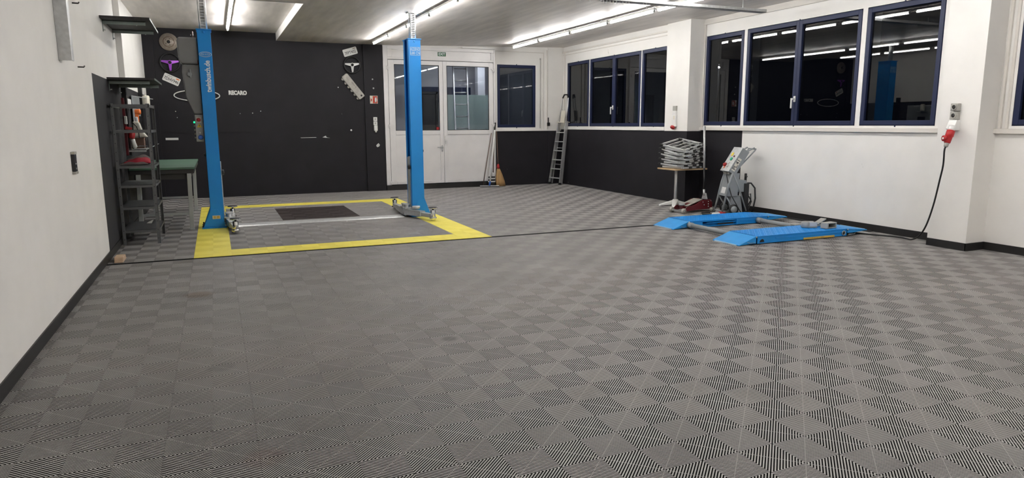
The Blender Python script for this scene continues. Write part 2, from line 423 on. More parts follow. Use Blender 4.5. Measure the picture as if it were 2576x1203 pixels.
m.box(XR, 8.6, 7.20, 7.25, 1.43, 3.0, 1); m.box(XR, 8.6, 6.165, 6.235, 1.43, 3.0, 1); m.box(XR, 8.6, 3.87, 3.945, 1.43, 3.0, 1)
m.box(8.0, 8.6, 2.03, 2.50, 0, 3.32, 1)
m.box(XR, 8.6, YB, 2.03, 0, 1.43, 1); m.box(XR, 8.6, YB, 2.03, 3.0, 3.34, 1); m.box(XR, 8.6, 1.87, 2.03, 1.43, 3.0, 1); m.box(XR, 8.6, YB, -1.4, 1.43, 3.0, 1)
struct(m.build('wall_right', [M['black_wall'], M['white_wall']]), 'right wall with two piers and window bays')
m = MB()
for y0, y1 in ((2.50, 7.25),):
    m.box(XR-.05, XR, y0, y1, 1.345, 1.40); m.box(XR-.03, XR, y0, y1, 3.20, 3.235); m.box(XR-.02, XR, y0, y1, 3.235, 3.29)
    m.box(XR-.03, XR, y1-.045, y1-.02, 1.40, 3.20); m.box(XR-.018, XR, y1-.02, y1, 1.40, 3.20)
struct(m.build('trim_2', M['frame_white'], bevel=.003), 'cream sill and mouldings around the long near window')
m = MB()
m.box(8.03, 8.06, 7.94, YF, 3.16, 3.19); m.box(8.045, 8.06, 7.94, YF, 3.10, 3.115); m.box(8.03, 8.06, 12.13, 12.15, 1.41, 3.16)
struct(m.build('trim_3', M['frame_white'], bevel=.003), 'cream mouldings over the far corner window')
m = MB()
m.box(XR-.05, XR, -1.4, 2.03, 1.345, 1.40); m.box(XR-.03, XR, 1.97, 2.0, 1.40, 3.2); m.box(XR-.02, XR, 1.90, 1.93, 1.40, 3.2)
struct(m.build('trim_4', M['frame_white'], bevel=.003), 'cream sill and mouldings of the nearest window bay')
m = MB()
m.box(XR-.012, XR, 2.5, 6.16, 0, .095); m.box(7.988, 8.0, 2.02, 2.5, 0, .09); m.box(7.988, XR, 2.018, 2.03, 0, .09); m.box(XR-.012, XR, YB, 2.018, 0, .09); m.box(XR-.10, XR, 3.5, 6.9, 0, .012)
struct(m.build('baseboard_right', M['skirt']), 'black skirting along the white part of the right wall')
struct(boxes('wall_back', [(XL, 8.6, YB-.2, YB, 0, 3.4)], M['white_wall']), 'white wall behind the camera')
# ---- windows
def window(idx, plane, a0, a1, z0, z1, axis, sashes=1, handle=False, label='', off=0.0):
    """axis 'x': pane lies in plane x=plane, runs along y; axis 'y': plane y=plane, runs along x. Room is on the minus side."""
    def P(u, d, z): return (plane+d, u, z) if axis == 'x' else (u, plane+d, z)
    def bx(mb, u0, u1, d0, d1, zz0, zz1, mi=0):
        p, q = P(u0, d0, zz0), P(u1, d1, zz1)
        mb.box(min(p[0], q[0]), max(p[0], q[0]), min(p[1], q[1]), max(p[1], q[1]), zz0, zz1, mi)
    org = P((a0+a1)/2, 0, z0)
    w = thing('window_%d' % idx, None, None, org); w['kind'] = 'structure'; w['label'] = label
    fr = MB(); t = .022
    for u0, u1, zz0, zz1 in ((a0, a0+t, z0, z1), (a1-t, a1, z0, z1), (a0, a1, z0, z0+t), (a0, a1, z1-t, z1)): bx(fr, u0, u1, -.025, .05, zz0, zz1)
    for u in (a0+.5*(a1-a0),):
        bx(fr, u-.012, u+.012, -.032, -.02, z1-.004, z1+.018); bx(fr, u-.012, u+.012, -.032, -.02, z0-.018, z0+.004)
    fr.build('window_frame', M['navy'], w, .003)
    L = (a1-a0)/sashes
    for k in range(sashes):
        b0, b1 = a0+k*L+(t-.012 if k == 0 else .001), a0+(k+1)*L-(t-.012 if k == sashes-1 else .001)
        sa = MB(); s = .058; y0, y1 = z0+.010, z1-.010
        for u0, u1, zz0, zz1 in ((b0, b0+s, y0, y1), (b1-s, b1, y0, y1), (b0+s, b1-s, y0, y0+s), (b0+s, b1-s, y1-s, y1)): bx(sa, u0, u1, -.034, .04, zz0, zz1)
        so = sa.build('sash', M['navy'], w, .004)
        pn = MB(); bx(pn, b0+s-.004, b1-s+.004, .0, .006, y0+s-.004, y1-s+.004); pn.build('pane', M['pane'], so)
    if handle:
        u = (a0+a1)/2; h = MB(); zz = z0+.40
        bx(h, u-.018, u+.018, -.05, -.034, zz-.045, zz+.045)
        bx(h, u-.012, u+.03, -.085, -.05, zz-.012, zz+.012); bx(h, u+.012, u+.034, -.09, -.07, zz-.14, zz+.014)
        tag(h.build('window_handle', M['white'], w, .004), 'white lever handle')
    return w
window(1, YF+.03, 6.31, 7.31, 1.385, 2.85, 'y', label='single navy framed window beside the double door')
window(2, 8.09, 10.965, 12.035, 1.41, 2.905, 'x', label='navy window pane by the far right corner, ladder in front')
window(3, 8.09, 8.875, 10.935, 1.41, 2.905, 'x', 2, True, label='two-sash navy window in the far bay')
window(4, 8.09, 7.94, 8.845, 1.41, 2.905, 'x', label='navy window partly hidden by the far pier')
window(5, XR+.03, 6.235, 7.345-.145, 1.432, 2.995, 'x', label='narrow navy window beside the far pier')
window(6, XR+.03, 3.945, 6.165, 1.432, 2.995, 'x', 2, True, label='two-sash navy window in the near bay')
window(7, XR+.03, 2.77, 3.87, 1.432, 2.995, 'x', label='navy window beside the near pier')
window(8, XR+.03, -1.4, 1.87, 1.432, 2.995, 'x', 2, label='navy window at the right edge past the near pier')
# ---- double door
d = thing('door_1', None, None, (4.92, YF, 0)); d['kind'] = 'structure'; d['label'] = 'light grey glazed double door with an exit sign above'
m = MB()
m.box(3.60, 3.70, YF-.05, YF+.12, .0, 3.17); m.box(6.20, 6.245, YF-.05, YF+.12, 0, 3.17); m.box(3.70, 6.20, YF-.05, YF+.12, 2.885, 2.93)
m.box(3.70, 6.20, YF-.05, YF+.12, 3.10, 3.17); m.box(3.70, 6.20, YF-.02, YF+.12, 2.93, 3.10); m.box(3.70, 3.80, YF-.05, YF+.1, 2.93, 3.10); m.box(6.14, 6.20, YF-.05, YF+.1, 2.93, 3.10)
m.build('door_frame', M['door_white'], d, .004)
tag(boxes('threshold', [(3.60, 6.24, YF-.058, YF+.12, 0, .115)], M['skirt'], d), 'black threshold strip')
def leaf(x0, x1, gx0, gx1):
    m = MB(); y0, y1 = YF-.035, YF+.03
    m.box(x0, gx0, y0, y1, .125, 2.875); m.box(gx1, x1, y0, y1, .125, 2.875); m.box(gx0, gx1, y0, y1, 2.78, 2.875); m.box(gx0, gx1, y0, y1, 1.235, 1.33)
    m.box(gx0, gx1, y0+.012, y1, .19, 1.235); m.box(gx0, gx1, y0, y1, .125, .19)
    lo = m.build('door_leaf', M['door_white'], d, .004)
    g = MB(); g.box(gx0-.004, gx1+.004, YF-.004, YF+.004, 1.326, 2.784); g.build('door_pane', M['door_pane'], lo)
    b = MB(); t = .012
    for q in ((gx0, gx0+t, 1.33, 2.78), (gx1-t, gx1, 1.33, 2.78), (gx0, gx1, 1.33, 1.33+t), (gx0, gx1, 2.78-t, 2.78)): b.box(q[0], q[1], y0+.004, y0+.02, q[2], q[3])
    tag(b.build('glazing_seal', M['black'], lo), 'black glazing seal')
    return lo
l1 = leaf(3.71, 4.962, 3.845, 4.875); l2 = leaf(4.968, 6.195, 5.055, 6.085)
for x in (3.695, 6.205):
    for z in (2.70, 1.43, .16):
        h = MB(); h.cyl((x, YF-.062, z-.045), (x, YF-.062, z+.045), .013, 10); h.box(x-.03, x+.03, YF-.062, YF-.05, z-.03, z+.03); h.bar((x, YF-.06, z+.02), (x+(.07 if x < 4 else -.07), YF-.055, z+.03), .012, .02)
        h.build('door_hinge', M['door_white'], d)
h = MB(); h.box(4.905, 4.935, YF-.045, YF-.035, .84, .99); h.bar((4.92, YF-.07, .95), (4.80, YF-.075, .945), .018, .018); h.cyl((4.92, YF-.035, .95), (4.92, YF-.078, .95), .011, 10); h.cyl((4.92, YF-.046, .87), (4.92, YF-.052, .87), .012, 12)
h.build('door_handle', M['steel'], l1)
h = MB(); h.bar((5.0, YF-.05, 1.02), (4.995, YF-.05, 1.20), .02, .02); h.bar((5.0, YF-.06, 1.08), (5.0, YF-.04, 1.08), .03, .03); h.build('door_bolt', M['white'], l2)
h = MB(); h.box(4.80, 4.868, YF-.0075, YF-.0045, 1.345, 1.405); tag(h.build('door_sticker', M['red'], l1), 'small red sticker on the glass')
# lobby seen through the door glass
struct(boxes('floor_lobby', [(3.0, 7.5, 12.47, 15.5, -.06, -.01)], M['night_wall']), 'lobby floor behind the double door')
struct(boxes('ceiling_lobby', [(3.0, 7.5, 12.47, 15.5, 3.05, 3.2)], M['night_wall']), 'lobby ceiling behind the double door')
struct(boxes('wall_lobby_left', [(2.9, 3.0, 12.47, 15.6, -.06, 3.2)], M['night_wall']), 'left lobby wall')
struct(boxes('wall_lobby_right', [(7.5, 7.6, 12.47, 15.6, -.06, 3.2)], M['night_wall']), 'right lobby wall')
struct(boxes('wall_lobby_back', [(3.0, 5.15, 15.5, 15.6, 0, 3.2), (5.75, 7.5, 15.5, 15.6, 0, 3.2), (5.15, 5.75, 15.5, 15.6, 2.4, 3.2), (5.15, 5.75, 15.5, 15.6, 0, 1.2)], M['night_wall']), 'back lobby wall with a dark opening')
struct(boxes('trim_6', [(5.1, 6.6, 14.9, 14.96, 2.05, 2.45)], M['navy']), 'dark blue band high in the lobby')
struct(boxes('trim_7', [(6.55, 6.75, 14.2, 14.4, 0, 3.05)], M['night_wall']), 'grey post in the lobby')
struct(boxes('window_9', [(4.72, 4.78, 13.3, 13.36, 1.0, 2.25), (5.12, 5.18, 13.3, 13.36, 1.0, 2.25), (4.72, 5.18, 13.3, 13.36, 2.19, 2.25), (4.72, 5.18, 13.3, 13.36, 1.0, 1.06), (4.78, 5.12, 13.33, 13.345, 1.06, 2.19)], M['black_gloss'], None, .004), 'dark framed opening in the lobby')
struct(boxes('trim_5', [(5.42, 6.22, YF-.10, YF-.055, 3.175, 3.20)], M['white']), 'white strip under the ceiling over the right door leaf')
# ---- piping / fixed strips on the left wall
m = MB(); m.box(XL, XL+.10, 3.90, 3.93, 2.02, 3.18); m.box(XL, XL+.012, 3.93, 4.0, 2.02, 3.18); m.box(XL+.088, XL+.10, 3.93, 4.0, 2.02, 3.18)
tag(m.build('steel_channel', M['galv'], bevel=.003), 'stained galvanised steel channel standing off the white left wall', 'channel')
m = MB(); m.box(XL, XL+.075, 8.05, 8.13, 2.06, 3.33)
tag(m.build('cable_duct', M['white_wall'], bevel=.003), 'grey white vertical cable duct behind the two wall shelves', 'cable duct')
#@@LIGHTS
# ================================================================ LAMPS
def lamp_row(x, ztube, zceil, y_far, n, pitch, rowname):
    L = pitch-.09
    for k in range(n):
        y1 = y_far-k*pitch; y0 = y1-L; yc = (y0+y1)/2
        zc = zceil(y1); zt = ztube if callable(ztube) is False else ztube(y1)
        t = thing('fluorescent_light', 'lit bare fluorescent tube light, %s from the far wall in the %s row' % (ORD[k], rowname), 'ceiling light', (x, yc, zt-.02), 'fluorescent tube lights on the ceiling')
        b = MB(); b.box(x-.027, x+.027, y0-.02, y1+.02, zt+.024, zt+.056)
        for yy in (y0+.2, y1-.2): b.box(x-.008, x+.008, yy-.01, yy+.01, zt+.05, zc)
        b.build('batten', M['white'], t)
        b = MB(); b.cyl((x, y0+.02, zt), (x, y1-.02, zt), .014, 12); b.build('tube', M['tube'], t)
        for yy in (y0, y1-.02):
            b = MB(); b.cyl((x, yy, zt), (x, yy+.02, zt), .016, 10); b.box(x-.012, x+.012, yy, yy+.02, zt, zt+.03); b.build('end_cap', M['white'], t)
def ceil_at(x):
    return lambda y: (3.33 if (x < 1.41 and y > 7.5) else (zc0 if x < 3.5 else zc0+(x-3.5)/(8.7-3.5)*(zc1+.01-zc0)))
lamp_row(3.23, 3.10, ceil_at(3.23), 11.36, 12, 1.357, 'middle')
lamp_row(6.44, 3.166, ceil_at(6.44), 11.58, 12, 1.388, 'right-hand')
lamp_row(.47, lambda y: 3.24 if y > 7.5 else 3.10, ceil_at(.47), 11.34, 3, 1.37, 'left-hand')
t = thing('lobby_fill_light', 'unseen tube light added to brighten the lobby behind the double door', 'ceiling light', (6.3, 13.6, 3.0))  # added lamp, out of view, brightens the lobby and the milky sheet
b = MB(); b.box(5.9, 6.7, 13.55, 13.65, 3.01, 3.05); b.build('batten', M['white'], t)
b = MB(); b.cyl((5.92, 13.6, 2.99), (6.68, 13.6, 2.99), .014, 12); b.build('tube', M['tube_fill'], t)
# ================================================================ TWO-POST LIFT
def pad(parent, c, z, r=.068, stem=.07, disc=None):
    """screw pad on an arm end: sleeve, stem and round rubber disc"""
    b = MB(); b.cyl((c[0], c[1], .012), (c[0], c[1], z-.035), .038, 18); b.cyl((c[0], c[1], .03), (c[0], c[1], .06), .055, 18)
    s = b.build('pad_sleeve', M['chrome'], parent, .003)
    b = MB(); b.cyl((c[0], c[1], z-.035), (c[0], c[1], z-.012), .014, 12); b.lathe([(.01, 0), (r*.7, .0), (r, .008), (r, .022), (r*.9, .026), (.0, .026)], (c[0], c[1], z-.016), (0, 0, 1), 24)
    b.build('pad_disc', M['black'], s)
    b = MB(); b.ring((c[0], c[1], z-.004), (0, 0, 1), r, .006, 28, 8); b.build('pad_rim', M['chrome'], s)
def arm(parent, piv, tip, zpad, k):
    b = MB(); d = Vector((tip[0]-piv[0], tip[1]-piv[1], 0)); L = d.length; d.normalize()
    p = Vector((piv[0], piv[1], .085)); q = p+d*L*.62
    b.bar(p, q, .115, .10, w2=.10, h2=.085)
    a = b.build('arm', M['steel'], parent, .006)
    b = MB(); b.bar(q-d*.12+Vector((0, 0, -.004)), Vector((tip[0], tip[1], .078))-d*.05, .075, .06); b.build('arm_extension', M['galv'], a, .004)
    b = MB(); b.cyl((piv[0], piv[1], .03), (piv[0], piv[1], .19), .045, 18); b.cyl((piv[0], piv[1], .19), (piv[0], piv[1], .205), .055, 18)
    for i in range(5): b.box(piv[0]-.07, piv[0]+.07, piv[1]-.02+i*.012, piv[1]-.014+i*.012, .14, .16)
    b.build('arm_pivot', M['steel'], a, .002)
    pad(a, tip, zpad)
    return a
def lift_post(side, x0, x1, lip, label):
    """side +1: opens towards +x. body from x0 to x1 (open side x1 for +1)"""
    y0, y1, H = 7.62, 7.92, 2.77
    t = thing('lift_post', label, 'car lift post', ((x0+x1)/2, 7.77, 0), 'two-post lift')
    out = x0 if side > 0 else x1; inn = x1 if side > 0 else x0
    def bx(m, a, b, *r): m.box(min(a, b), max(a, b), *r)
    m = MB(); th = .008
    bx(m, out, out+side*th, y0, y1, .02, H); m.box(x0, x1, y0, y0+th, .02, H); m.box(x0, x1, y1-th, y1, .02, H)
    bx(m, inn-side*th, inn, y0, y0+.075, .02, H); bx(m, inn-side*th, inn, y1-.075, y1, .02, H)
    m.build('column', M['blue'], t, .005)
    m = MB(); m.box(x0-.012, x1+.012, y0-.012, y1+.012, H, H+.012); m.cyl(((x0+x1)/2, y0-.016, H-.03), ((x0+x1)/2, y0, H-.03), .012, 10); m.build('top_plate', M['blue'], t, .002)
    # flared foot: gusset plates on the outer side and base plate
    m = MB(); fl = out-side*.105
    for ya in (y0-.006, y1-.004): m.prism([(out, ya, .27), (out+side*.10, ya, .27), (inn+side*.025, ya, .02), (fl, ya, .02)], (0, 0, 0), (0, .01, 0))
    m.prism([(out, y0, .30), (out, y1, .30), (fl, y1, .02), (fl, y0, .02)], (0, 0, 0), (side*.008, 0, 0))
    bx(m, fl-side*.02, inn+side*.03, y0-.02, y1+.02, .0, .018)
    m.build('base_plate', M['blue'], t, .003)
    for yy in (y0+.03, y1-.03):
        m = MB(); m.cyl((fl-side*.0, yy, .018), (fl-side*.0, yy, .065), .011, 10); m.cyl((fl, yy, .018), (fl, yy, .035), .02, 6); m.build('anchor_bolt', M['dark_steel'], t)
    # carriage inside the channel
    m = MB(); bx(m, out+side*.02, inn-side*.012, y0+.012, y1-.012, .08, .96); bx(m, inn-side*.012, inn+side*.012, y0+.08, y1-.08, .08, .95); m.build('carriage', M['galv'], t, .004)
    m = MB(); bx(m, inn, inn+side*.13, y0-.01, y1+.01, .03, .045); bx(m, inn, inn+side*.13, y0-.01, y1+.01, .135, .15); m.build('arm_bracket', M['steel'], t, .003)
    m = MB(); m.lathe([(.035, 0), (.04, .012), (.036, .03), (.0, .034)], (inn+side*.012, y0+.05, .80), (side, 0, 0), 20); tag(m.build('lock_knob', M['black_gloss'], t), 'round black release knob')
    m = MB(); m.lathe([(.02, 0), (.026, .01), (.02, .03), (0, .032)], (out if side < 0 else out, y0+.10, 1.05), (-side, 0, 0), 16); m.build('cable_knob', M['black_gloss'], t)
    # strut and hoses up to the ceiling
    zc = 3.325 if side > 0 else zc0; xc = (x0+x1)/2
    m = MB()
    for k in (-1, 1): m.box(xc+k*.03-.003, xc+k*.03+.003, 7.68, 7.74, H+.012, zc-.012)
    m.box(xc-.03, xc+.03, 7.735, 7.741, H+.012, zc-.012)
    for i in range(14):
        zz = H+.03+i*(zc-H-.06)/13; m.box(xc-.03, xc+.03, 7.685, 7.70, zz-.006, zz+.006)
    m.cyl((xc+.045, 7.70, H), (xc+.045, 7.70, zc-.012), .008, 10); m.cyl((xc-.05, 7.72, H), (xc-.05, 7.72, zc-.012), .007, 10)
    m.build('ceiling_strut', M['galv'], t)
    m = MB(); m.box(xc-.08, xc+.08, 7.64, 7.78, zc-.012, zc-.001); m.build('ceiling_plate', M['galv'], t, .003)
    return t
PL = lift_post(1, -.02, .155, .02, 'blue left lift post with vertical web lettering and grey motor cover')
PR = lift_post(-1, 2.955, 3.155, .02, 'blue right lift post with white load label, in front of the double door')
# left post: arms, lettering, motor cover, control box
arm(PL, (.225, 7.70), (.29, 6.97), .205, 0); arm(PL, (.225, 7.84), (.29, 8.55), .205, 1)
arm(PR, (2.88, 7.70), (3.12, 7.04), .205, 0); arm(PR, (2.88, 7.84), (2.93, 8.72), .205, 1)
m = MB(); m.lathe([(.0, 0), (.055, 0), (.06, .012), (.066, .03), (.06, .042), (0, .044)], (2.985, 7.52, .145), (0, 0, 1), 24); tag(m.build('spare_pad', M['alu_white'], PR), 'loose shiny round pad lying on the arm')
yf = 7.6185
text('lettering', 'twinbusch.de', .098, M['print'], PL, (.085, yf, 2.143), (0, 0, 1), (-1, 0, 0), bold=.0028, sx=.83)
m = MB(); m.ring((.067, yf, 2.44), (0, 1, 0), 1, .0035, 40, 6, sx=.078, sy=.034, u=(1, 0, 0)); m.ring((.067, yf, 2.44), (0, 1, 0), 1, .0022, 40, 6, sx=.060, sy=.023, u=(1, 0, 0)); lg = m.build('oval_logo', M['print_pale'], PL)
text('logo_text', 'TWIN BUSCH', .020, M['print_pale'], lg, (.067, yf-.001, 2.44), (1, 0, 0), (0, 0, 1), bold=.0006)
m = MB(); m.box(-.0, .105, 7.6085, 7.612, .135, .185); st = m.build('data_sticker', M['cream'], PL)
m = MB(); m.box(.012, .045, 7.6078, 7.609, .142, .178); m.box(.055, .095, 7.6078, 7.609, .142, .178); m.build('sticker_print', M['yellow_dirty'], st)
m = MB(); x0, x1, z0, z1 = 2.985, 3.145, 2.53, 2.655; w = .006
for q in ((x0, x1, z0, z0+w), (x0, x1, z1-w, z1), (x0, x0+w, z0, z1), (x1-w, x1, z0, z1), (x0, x1, (z0+z1)/2+.004, (z0+z1)/2+.008)): m.box(q[0], q[1], yf-.0006, yf+.001, q[2], q[3])
lb = m.build('load_label', M['print_pale'], PR)
text('label_text', 'A220ND', .056, M['print_pale'], lb, (3.065, yf-.0006, 2.622), (1, 0, 0), (0, 0, 1), bold=.001, sx=.72)
text('label_text', 'LBB CN', .056, M['print_pale'], lb, (3.065, yf-.0006, 2.563), (1, 0, 0), (0, 0, 1), bold=.001, sx=.80)
# grey cover on the outer side of the left post
def cover():
    X1 = -.022; yA, yB = 7.66, 7.95
    m = MB(); m.prism([(-.265, yA, 2.67), (X1, yA, 2.67), (X1, yA, 2.31), (-.245, yA, 2.31), (-.275, yA, 2.36), (-.285, yA, 2.62)], (0, 0, 0), (0, yB-yA, 0))
    c = m.build('motor_cover', M['grey_cover'], PL, .025, seg=3)
    m = MB(); m.prism([(-.235, yA+.02, 2.305), (X1, yA+.02, 2.305), (X1, yA+.02, 1.625), (-.135, yA+.02, 1.625), (-.225, yA+.02, 1.86), (-.245, yA+.02, 2.2)], (0, 0, 0), (0, yB-yA-.04, 0))
    c2 = m.build('cover_skirt', M['grey_cover'], c, .018, seg=3)
    m = MB(); m.lathe([(.0, 0), (.03, 0), (.034, .01), (.022, .02), (0, .02)], (-.15, yA+.02, 2.17), (0, -1, 0), 20); m.box(-.148, -.13, yA-.002, yA+.012, 2.12, 2.24)
    m.build('cover_grip', M['grey_mach'], c2, .004)
    m = MB(); m.box(-.13, -.03, 7.70, 7.90, 1.24, 1.615); cb = m.build('control_box', M['control_grey'], PL, .006)
    f = 7.70
    m = MB(); m.box(-.115, -.050, f-.005, f, 1.505, 1.585); sw = m.build('switch_plate', M['cream'], cb, .002)
    m = MB(); m.lathe([(.026, 0), (.026, .012), (.02, .02), (0, .02)], (-.083, f-.005, 1.545), (0, -1, 0), 22); m.box(-.089, -.077, f-.036, f-.02, 1.523, 1.567); m.build('main_switch', M['red'], sw)
    m = MB(); m.prism([(-.113, f-.001, 1.44), (-.047, f-.001, 1.44), (-.080, f-.001, 1.498)], (0, 0, 0), (0, -.002, 0)); ws = m.build('warning_sign', M['yellow'], cb)
    m = MB(); m.prism([(-.083, f-.003, 1.48), (-.076, f-.003, 1.48), (-.079, f-.003, 1.466), (-.074, f-.003, 1.466), (-.083, f-.003, 1.445), (-.080, f-.003, 1.46), (-.086, f-.003, 1.46)], (0, 0, 0), (0, -.001, 0)); m.build('bolt_mark', M['ink'], ws)
    m = MB(); m.cyl((-.078, f, 1.365), (-.078, f-.018, 1.365), .014, 14); m.build('white_button', M['white'], cb)
    m = MB(); m.lathe([(.034, 0), (.034, .02), (.028, .03), (0, .03)], (-.073, f, 1.30), (0, -1, 0), 24); m.box(-.096, -.05, f-.034, f-.026, 1.285, 1.315); m.build('blue_socket', M['blue_plastic'], cb)
    for i in range(4):
        m = MB(); z = 1.46-i*.055; m.cyl((-.13, 7.74, z), (-.152, 7.74, z), .012, 12); m.build('side_button', M['grey_plastic'], cb)
    m = MB(); m.cyl((-.13, 7.74, 1.512), (-.154, 7.74, 1.512), .013, 12); tag(m.build('indicator', M['led_green'], cb), 'lit green indicator')
cover()
m = MB(); m.tube([(-.08, 7.85, 2.77), (-.075, 7.80, 2.7), (-.04, 7.70, 2.60), (-.035, 7.66, 2.3)], .006, 8); m.build('hose', M['dark_red'], PL)
m = MB(); m.box(.32, 2.83, 7.67, 7.90, 0, .012); m.prism([(.32, 7.67, 0), (.32, 7.67, .012), (.32, 7.63, 0)], (0, 0, 0), (2.51, 0, 0)); m.prism([(.32, 7.90, 0), (.32, 7.90, .012), (.32, 7.94, 0)], (0, 0, 0), (2.51, 0, 0))
tag(m.build('floor_cover_plate', M['galv']), 'long steel cable cover plate on the floor between the blue posts', 'cover plate')
# ================================================================ SCISSOR LIFT
SL = thing('scissor_lift', 'low blue twin-platform scissor lift with ramps by the white wall', 'scissor lift', (6.9, 4.28, 0))
def platform(y0, y1, xa, xb, xe, recess=None):
    z = .105; m = MB(); 
    if recess:
        r0, r1 = recess; m.box(xa, r0, y0, y0+.012, .012, z-.004); m.box(r1, xb, y0, y0+.012, .012, z-.004); m.box(r0, r1, y0, y0+.012, .080, z-.004); m.box(r0, r1, y0, y0+.012, .012, .024)
    else: m.box(xa, xb, y0, y0+.012, .012, z-.004)
    m.box(xa, xb, y1-.012, y1, .012, z-.004); m.box(xa, xa+.01, y0, y1, .012, z); m.box(xb-.01, xb, y0, y1, .012, z)
    m.box(xa, xb, y0-.006, y1+.006, z-.006, z); m.box(xa+.3, xb, y0-.006, y0+.006, .06, .068); m.box(xa+.05, xb-.05, y0+.05, y1-.05, .0, .05)
    n = 34
    for i in range(n):
        for j in range(9):
            cx, cy = xa+.04+(xb-xa-.08)*i/(n-1), y0+.03+(y1-y0-.06)*j/8; s = 1 if (i+j) % 2 else -1
            m.bar((cx-.013, cy-.010*s, z+.001), (cx+.013, cy+.010*s, z+.001), .006, .003, mi=1)
    p = m.build('platform', [M['blue'], M['blue_light']], SL)
    # ramps
    for a, b in ((xa-.005, xa-.27), (xb+.005, xe)):
        s = -1 if b < a else 1; m = MB(); pts = [(a, y0, z), (a, y0, z-.02), (b, y0, .0), (b, y0, .012)]
        if s > 0: pts = [(a, y0, z), (a, y0, z-.012), (b, y0, z-.045), (b, y0, z-.033)]
        m.prism(pts, (0, 0, 0), (0, y1-y0, 0))
        for yy in (y0+.002, y1-.010):
            zz = .0 if s < 0 else .05
            m.prism([(a, yy, z-.015), (a, yy, .015+zz*.6), (a+s*.09, yy, .015+zz*.6), (b-s*.02, yy, .006 if s < 0 else z-.045)], (0, 0, 0), (0, .008, 0))
        r = m.build('ramp', M['blue_light'], SL, .002)
        m = MB()
        for k in range(2):
            yy = y0+(y1-y0)*(.3+.4*k); m.box(min(b, b+s*.012), max(b, b+s*.012), yy-.10, yy+.10, pts[2][2], pts[3][2]+.002)
        m.build('ramp_lip', M['print_pale'], r)
        m = MB(); m.cyl((a, y0-.006, z-.012), (a, y0+.002, z-.012), .011, 12); m.tube([(a+s*.02, y0-.004, .03), (a+s*.10, y0-.012, .028), (a+s*.14, y0-.004, .04)], .003, 6); m.build('hinge_pin', M['steel'], r)
    return p
PA = platform(4.745, 5.225, 6.19, 7.62, 8.0, (6.42, 7.02)); PB = platform(3.345, 3.825, 6.12, 7.64, 8.0)
m = MB(); m.box(6.88, 7.41, 3.3385, 3.345, .012, .036); tag(m.build('warning_tape', M['yellow_dirty'], PB), 'worn yellow tape along the side')
m = MB(); m.ring((7.57, 3.338, .052), (0, 1, 0), .026, .006, 24, 8); m.build('shaft_ring', M['steel'], PB)
m = MB(); m.cyl((7.57, 3.344, .052), (7.57, 3.336, .052), .022, 20); m.build('shaft_hole', M['black'], PB)
m = MB(); m.prism([(6.16, 3.336, .03), (6.235, 3.336, .03), (6.22, 3.336, .06), (6.20, 3.336, .068), (6.175, 3.336, .055)], (0, 0, 0), (0, .004, 0)); m.build('side_slot', M['black'], PB)
m = MB(); m.box(6.70, 6.98, 4.752, 4.76, .03, .048); m.build('inner_bar', M['dark_steel'], PA)
m = MB(); m.box(7.02, 7.045, 4.725, 4.742, .01, .095); m.box(6.20, 6.24, 4.72, 4.742, .0, .095); m.build('side_bracket', M['blue'], PA, .003)
for xx in (6.18, 7.42):
    m = MB(); m.cyl((xx, 3.83, .055), (xx, 4.74, .055), .032, 18); m.cyl((xx, 4.66, .055), (xx, 4.74, .055), .04, 18); m.build('torsion_tube', M['grey_mach'], SL)
m = MB(); m.box(7.36, 7.47, 3.95, 4.05, .078, .095); m.build('tube_clamp', M['grey_plastic'], SL, .004)
# grey clamps lying on the near platform
def jaw(name, label, c, yaw, build):
    o = build.build(name, [M['grey_plastic'], M['black'], M['alu_white']], None, .004, org=(0, 0, 0)); o.location = c; o.rotation_euler = (0, 0, yaw)
    tag(o, label, 'lifting block', 'grey lifting blocks on the near platform')
Z0 = .1085
m = MB(); m.box(-.10, .10, -.05, .05, 0, .012); m.box(-.10, .10, -.05, .05, .062, .075); m.box(-.10, -.07, -.05, .05, .012, .062); m.box(.08, .10, -.05, .05, .012, .062); m.box(-.07, .08, .03, .045, .012, .062, 1)
jaw('lifting_block', 'square open grey lifting block lying nearest on the blue platform', (7.44, 3.47, Z0), R(8), m)
m = MB(); m.lathe([(.05, 0), (.058, .01), (.058, .06), (.05, .078), (.03, .082), (0, .082)], (-.04, 0, 0), (0, 0, 1), 20); m.box(-.04, .10, -.05, .05, 0, .02); m.box(-.02, .10, -.05, -.03, .02, .075, 2); m.box(-.02, .10, .03, .05, .02, .075, 2); m.box(.06, .09, -.03, .03, .02, .06, 1)
jaw('lifting_block', 'round-nosed grey lifting block on the blue platform, nearest the ramps', (7.24, 3.62, Z0), R(-12), m)
m = MB(); m.box(-.09, .09, -.04, .04, 0, .014); m.bar((-.09, 0, .03), (.11, 0, .085), .08, .014); m.box(-.08, -.05, -.04, .04, .014, .05); m.box(.04, .07, -.04, .04, .014, .06, 1)
jaw('lifting_block', 'grey lifting block with a sloping top plate, farthest on the blue platform', (7.50, 3.68, Z0), R(15), m)
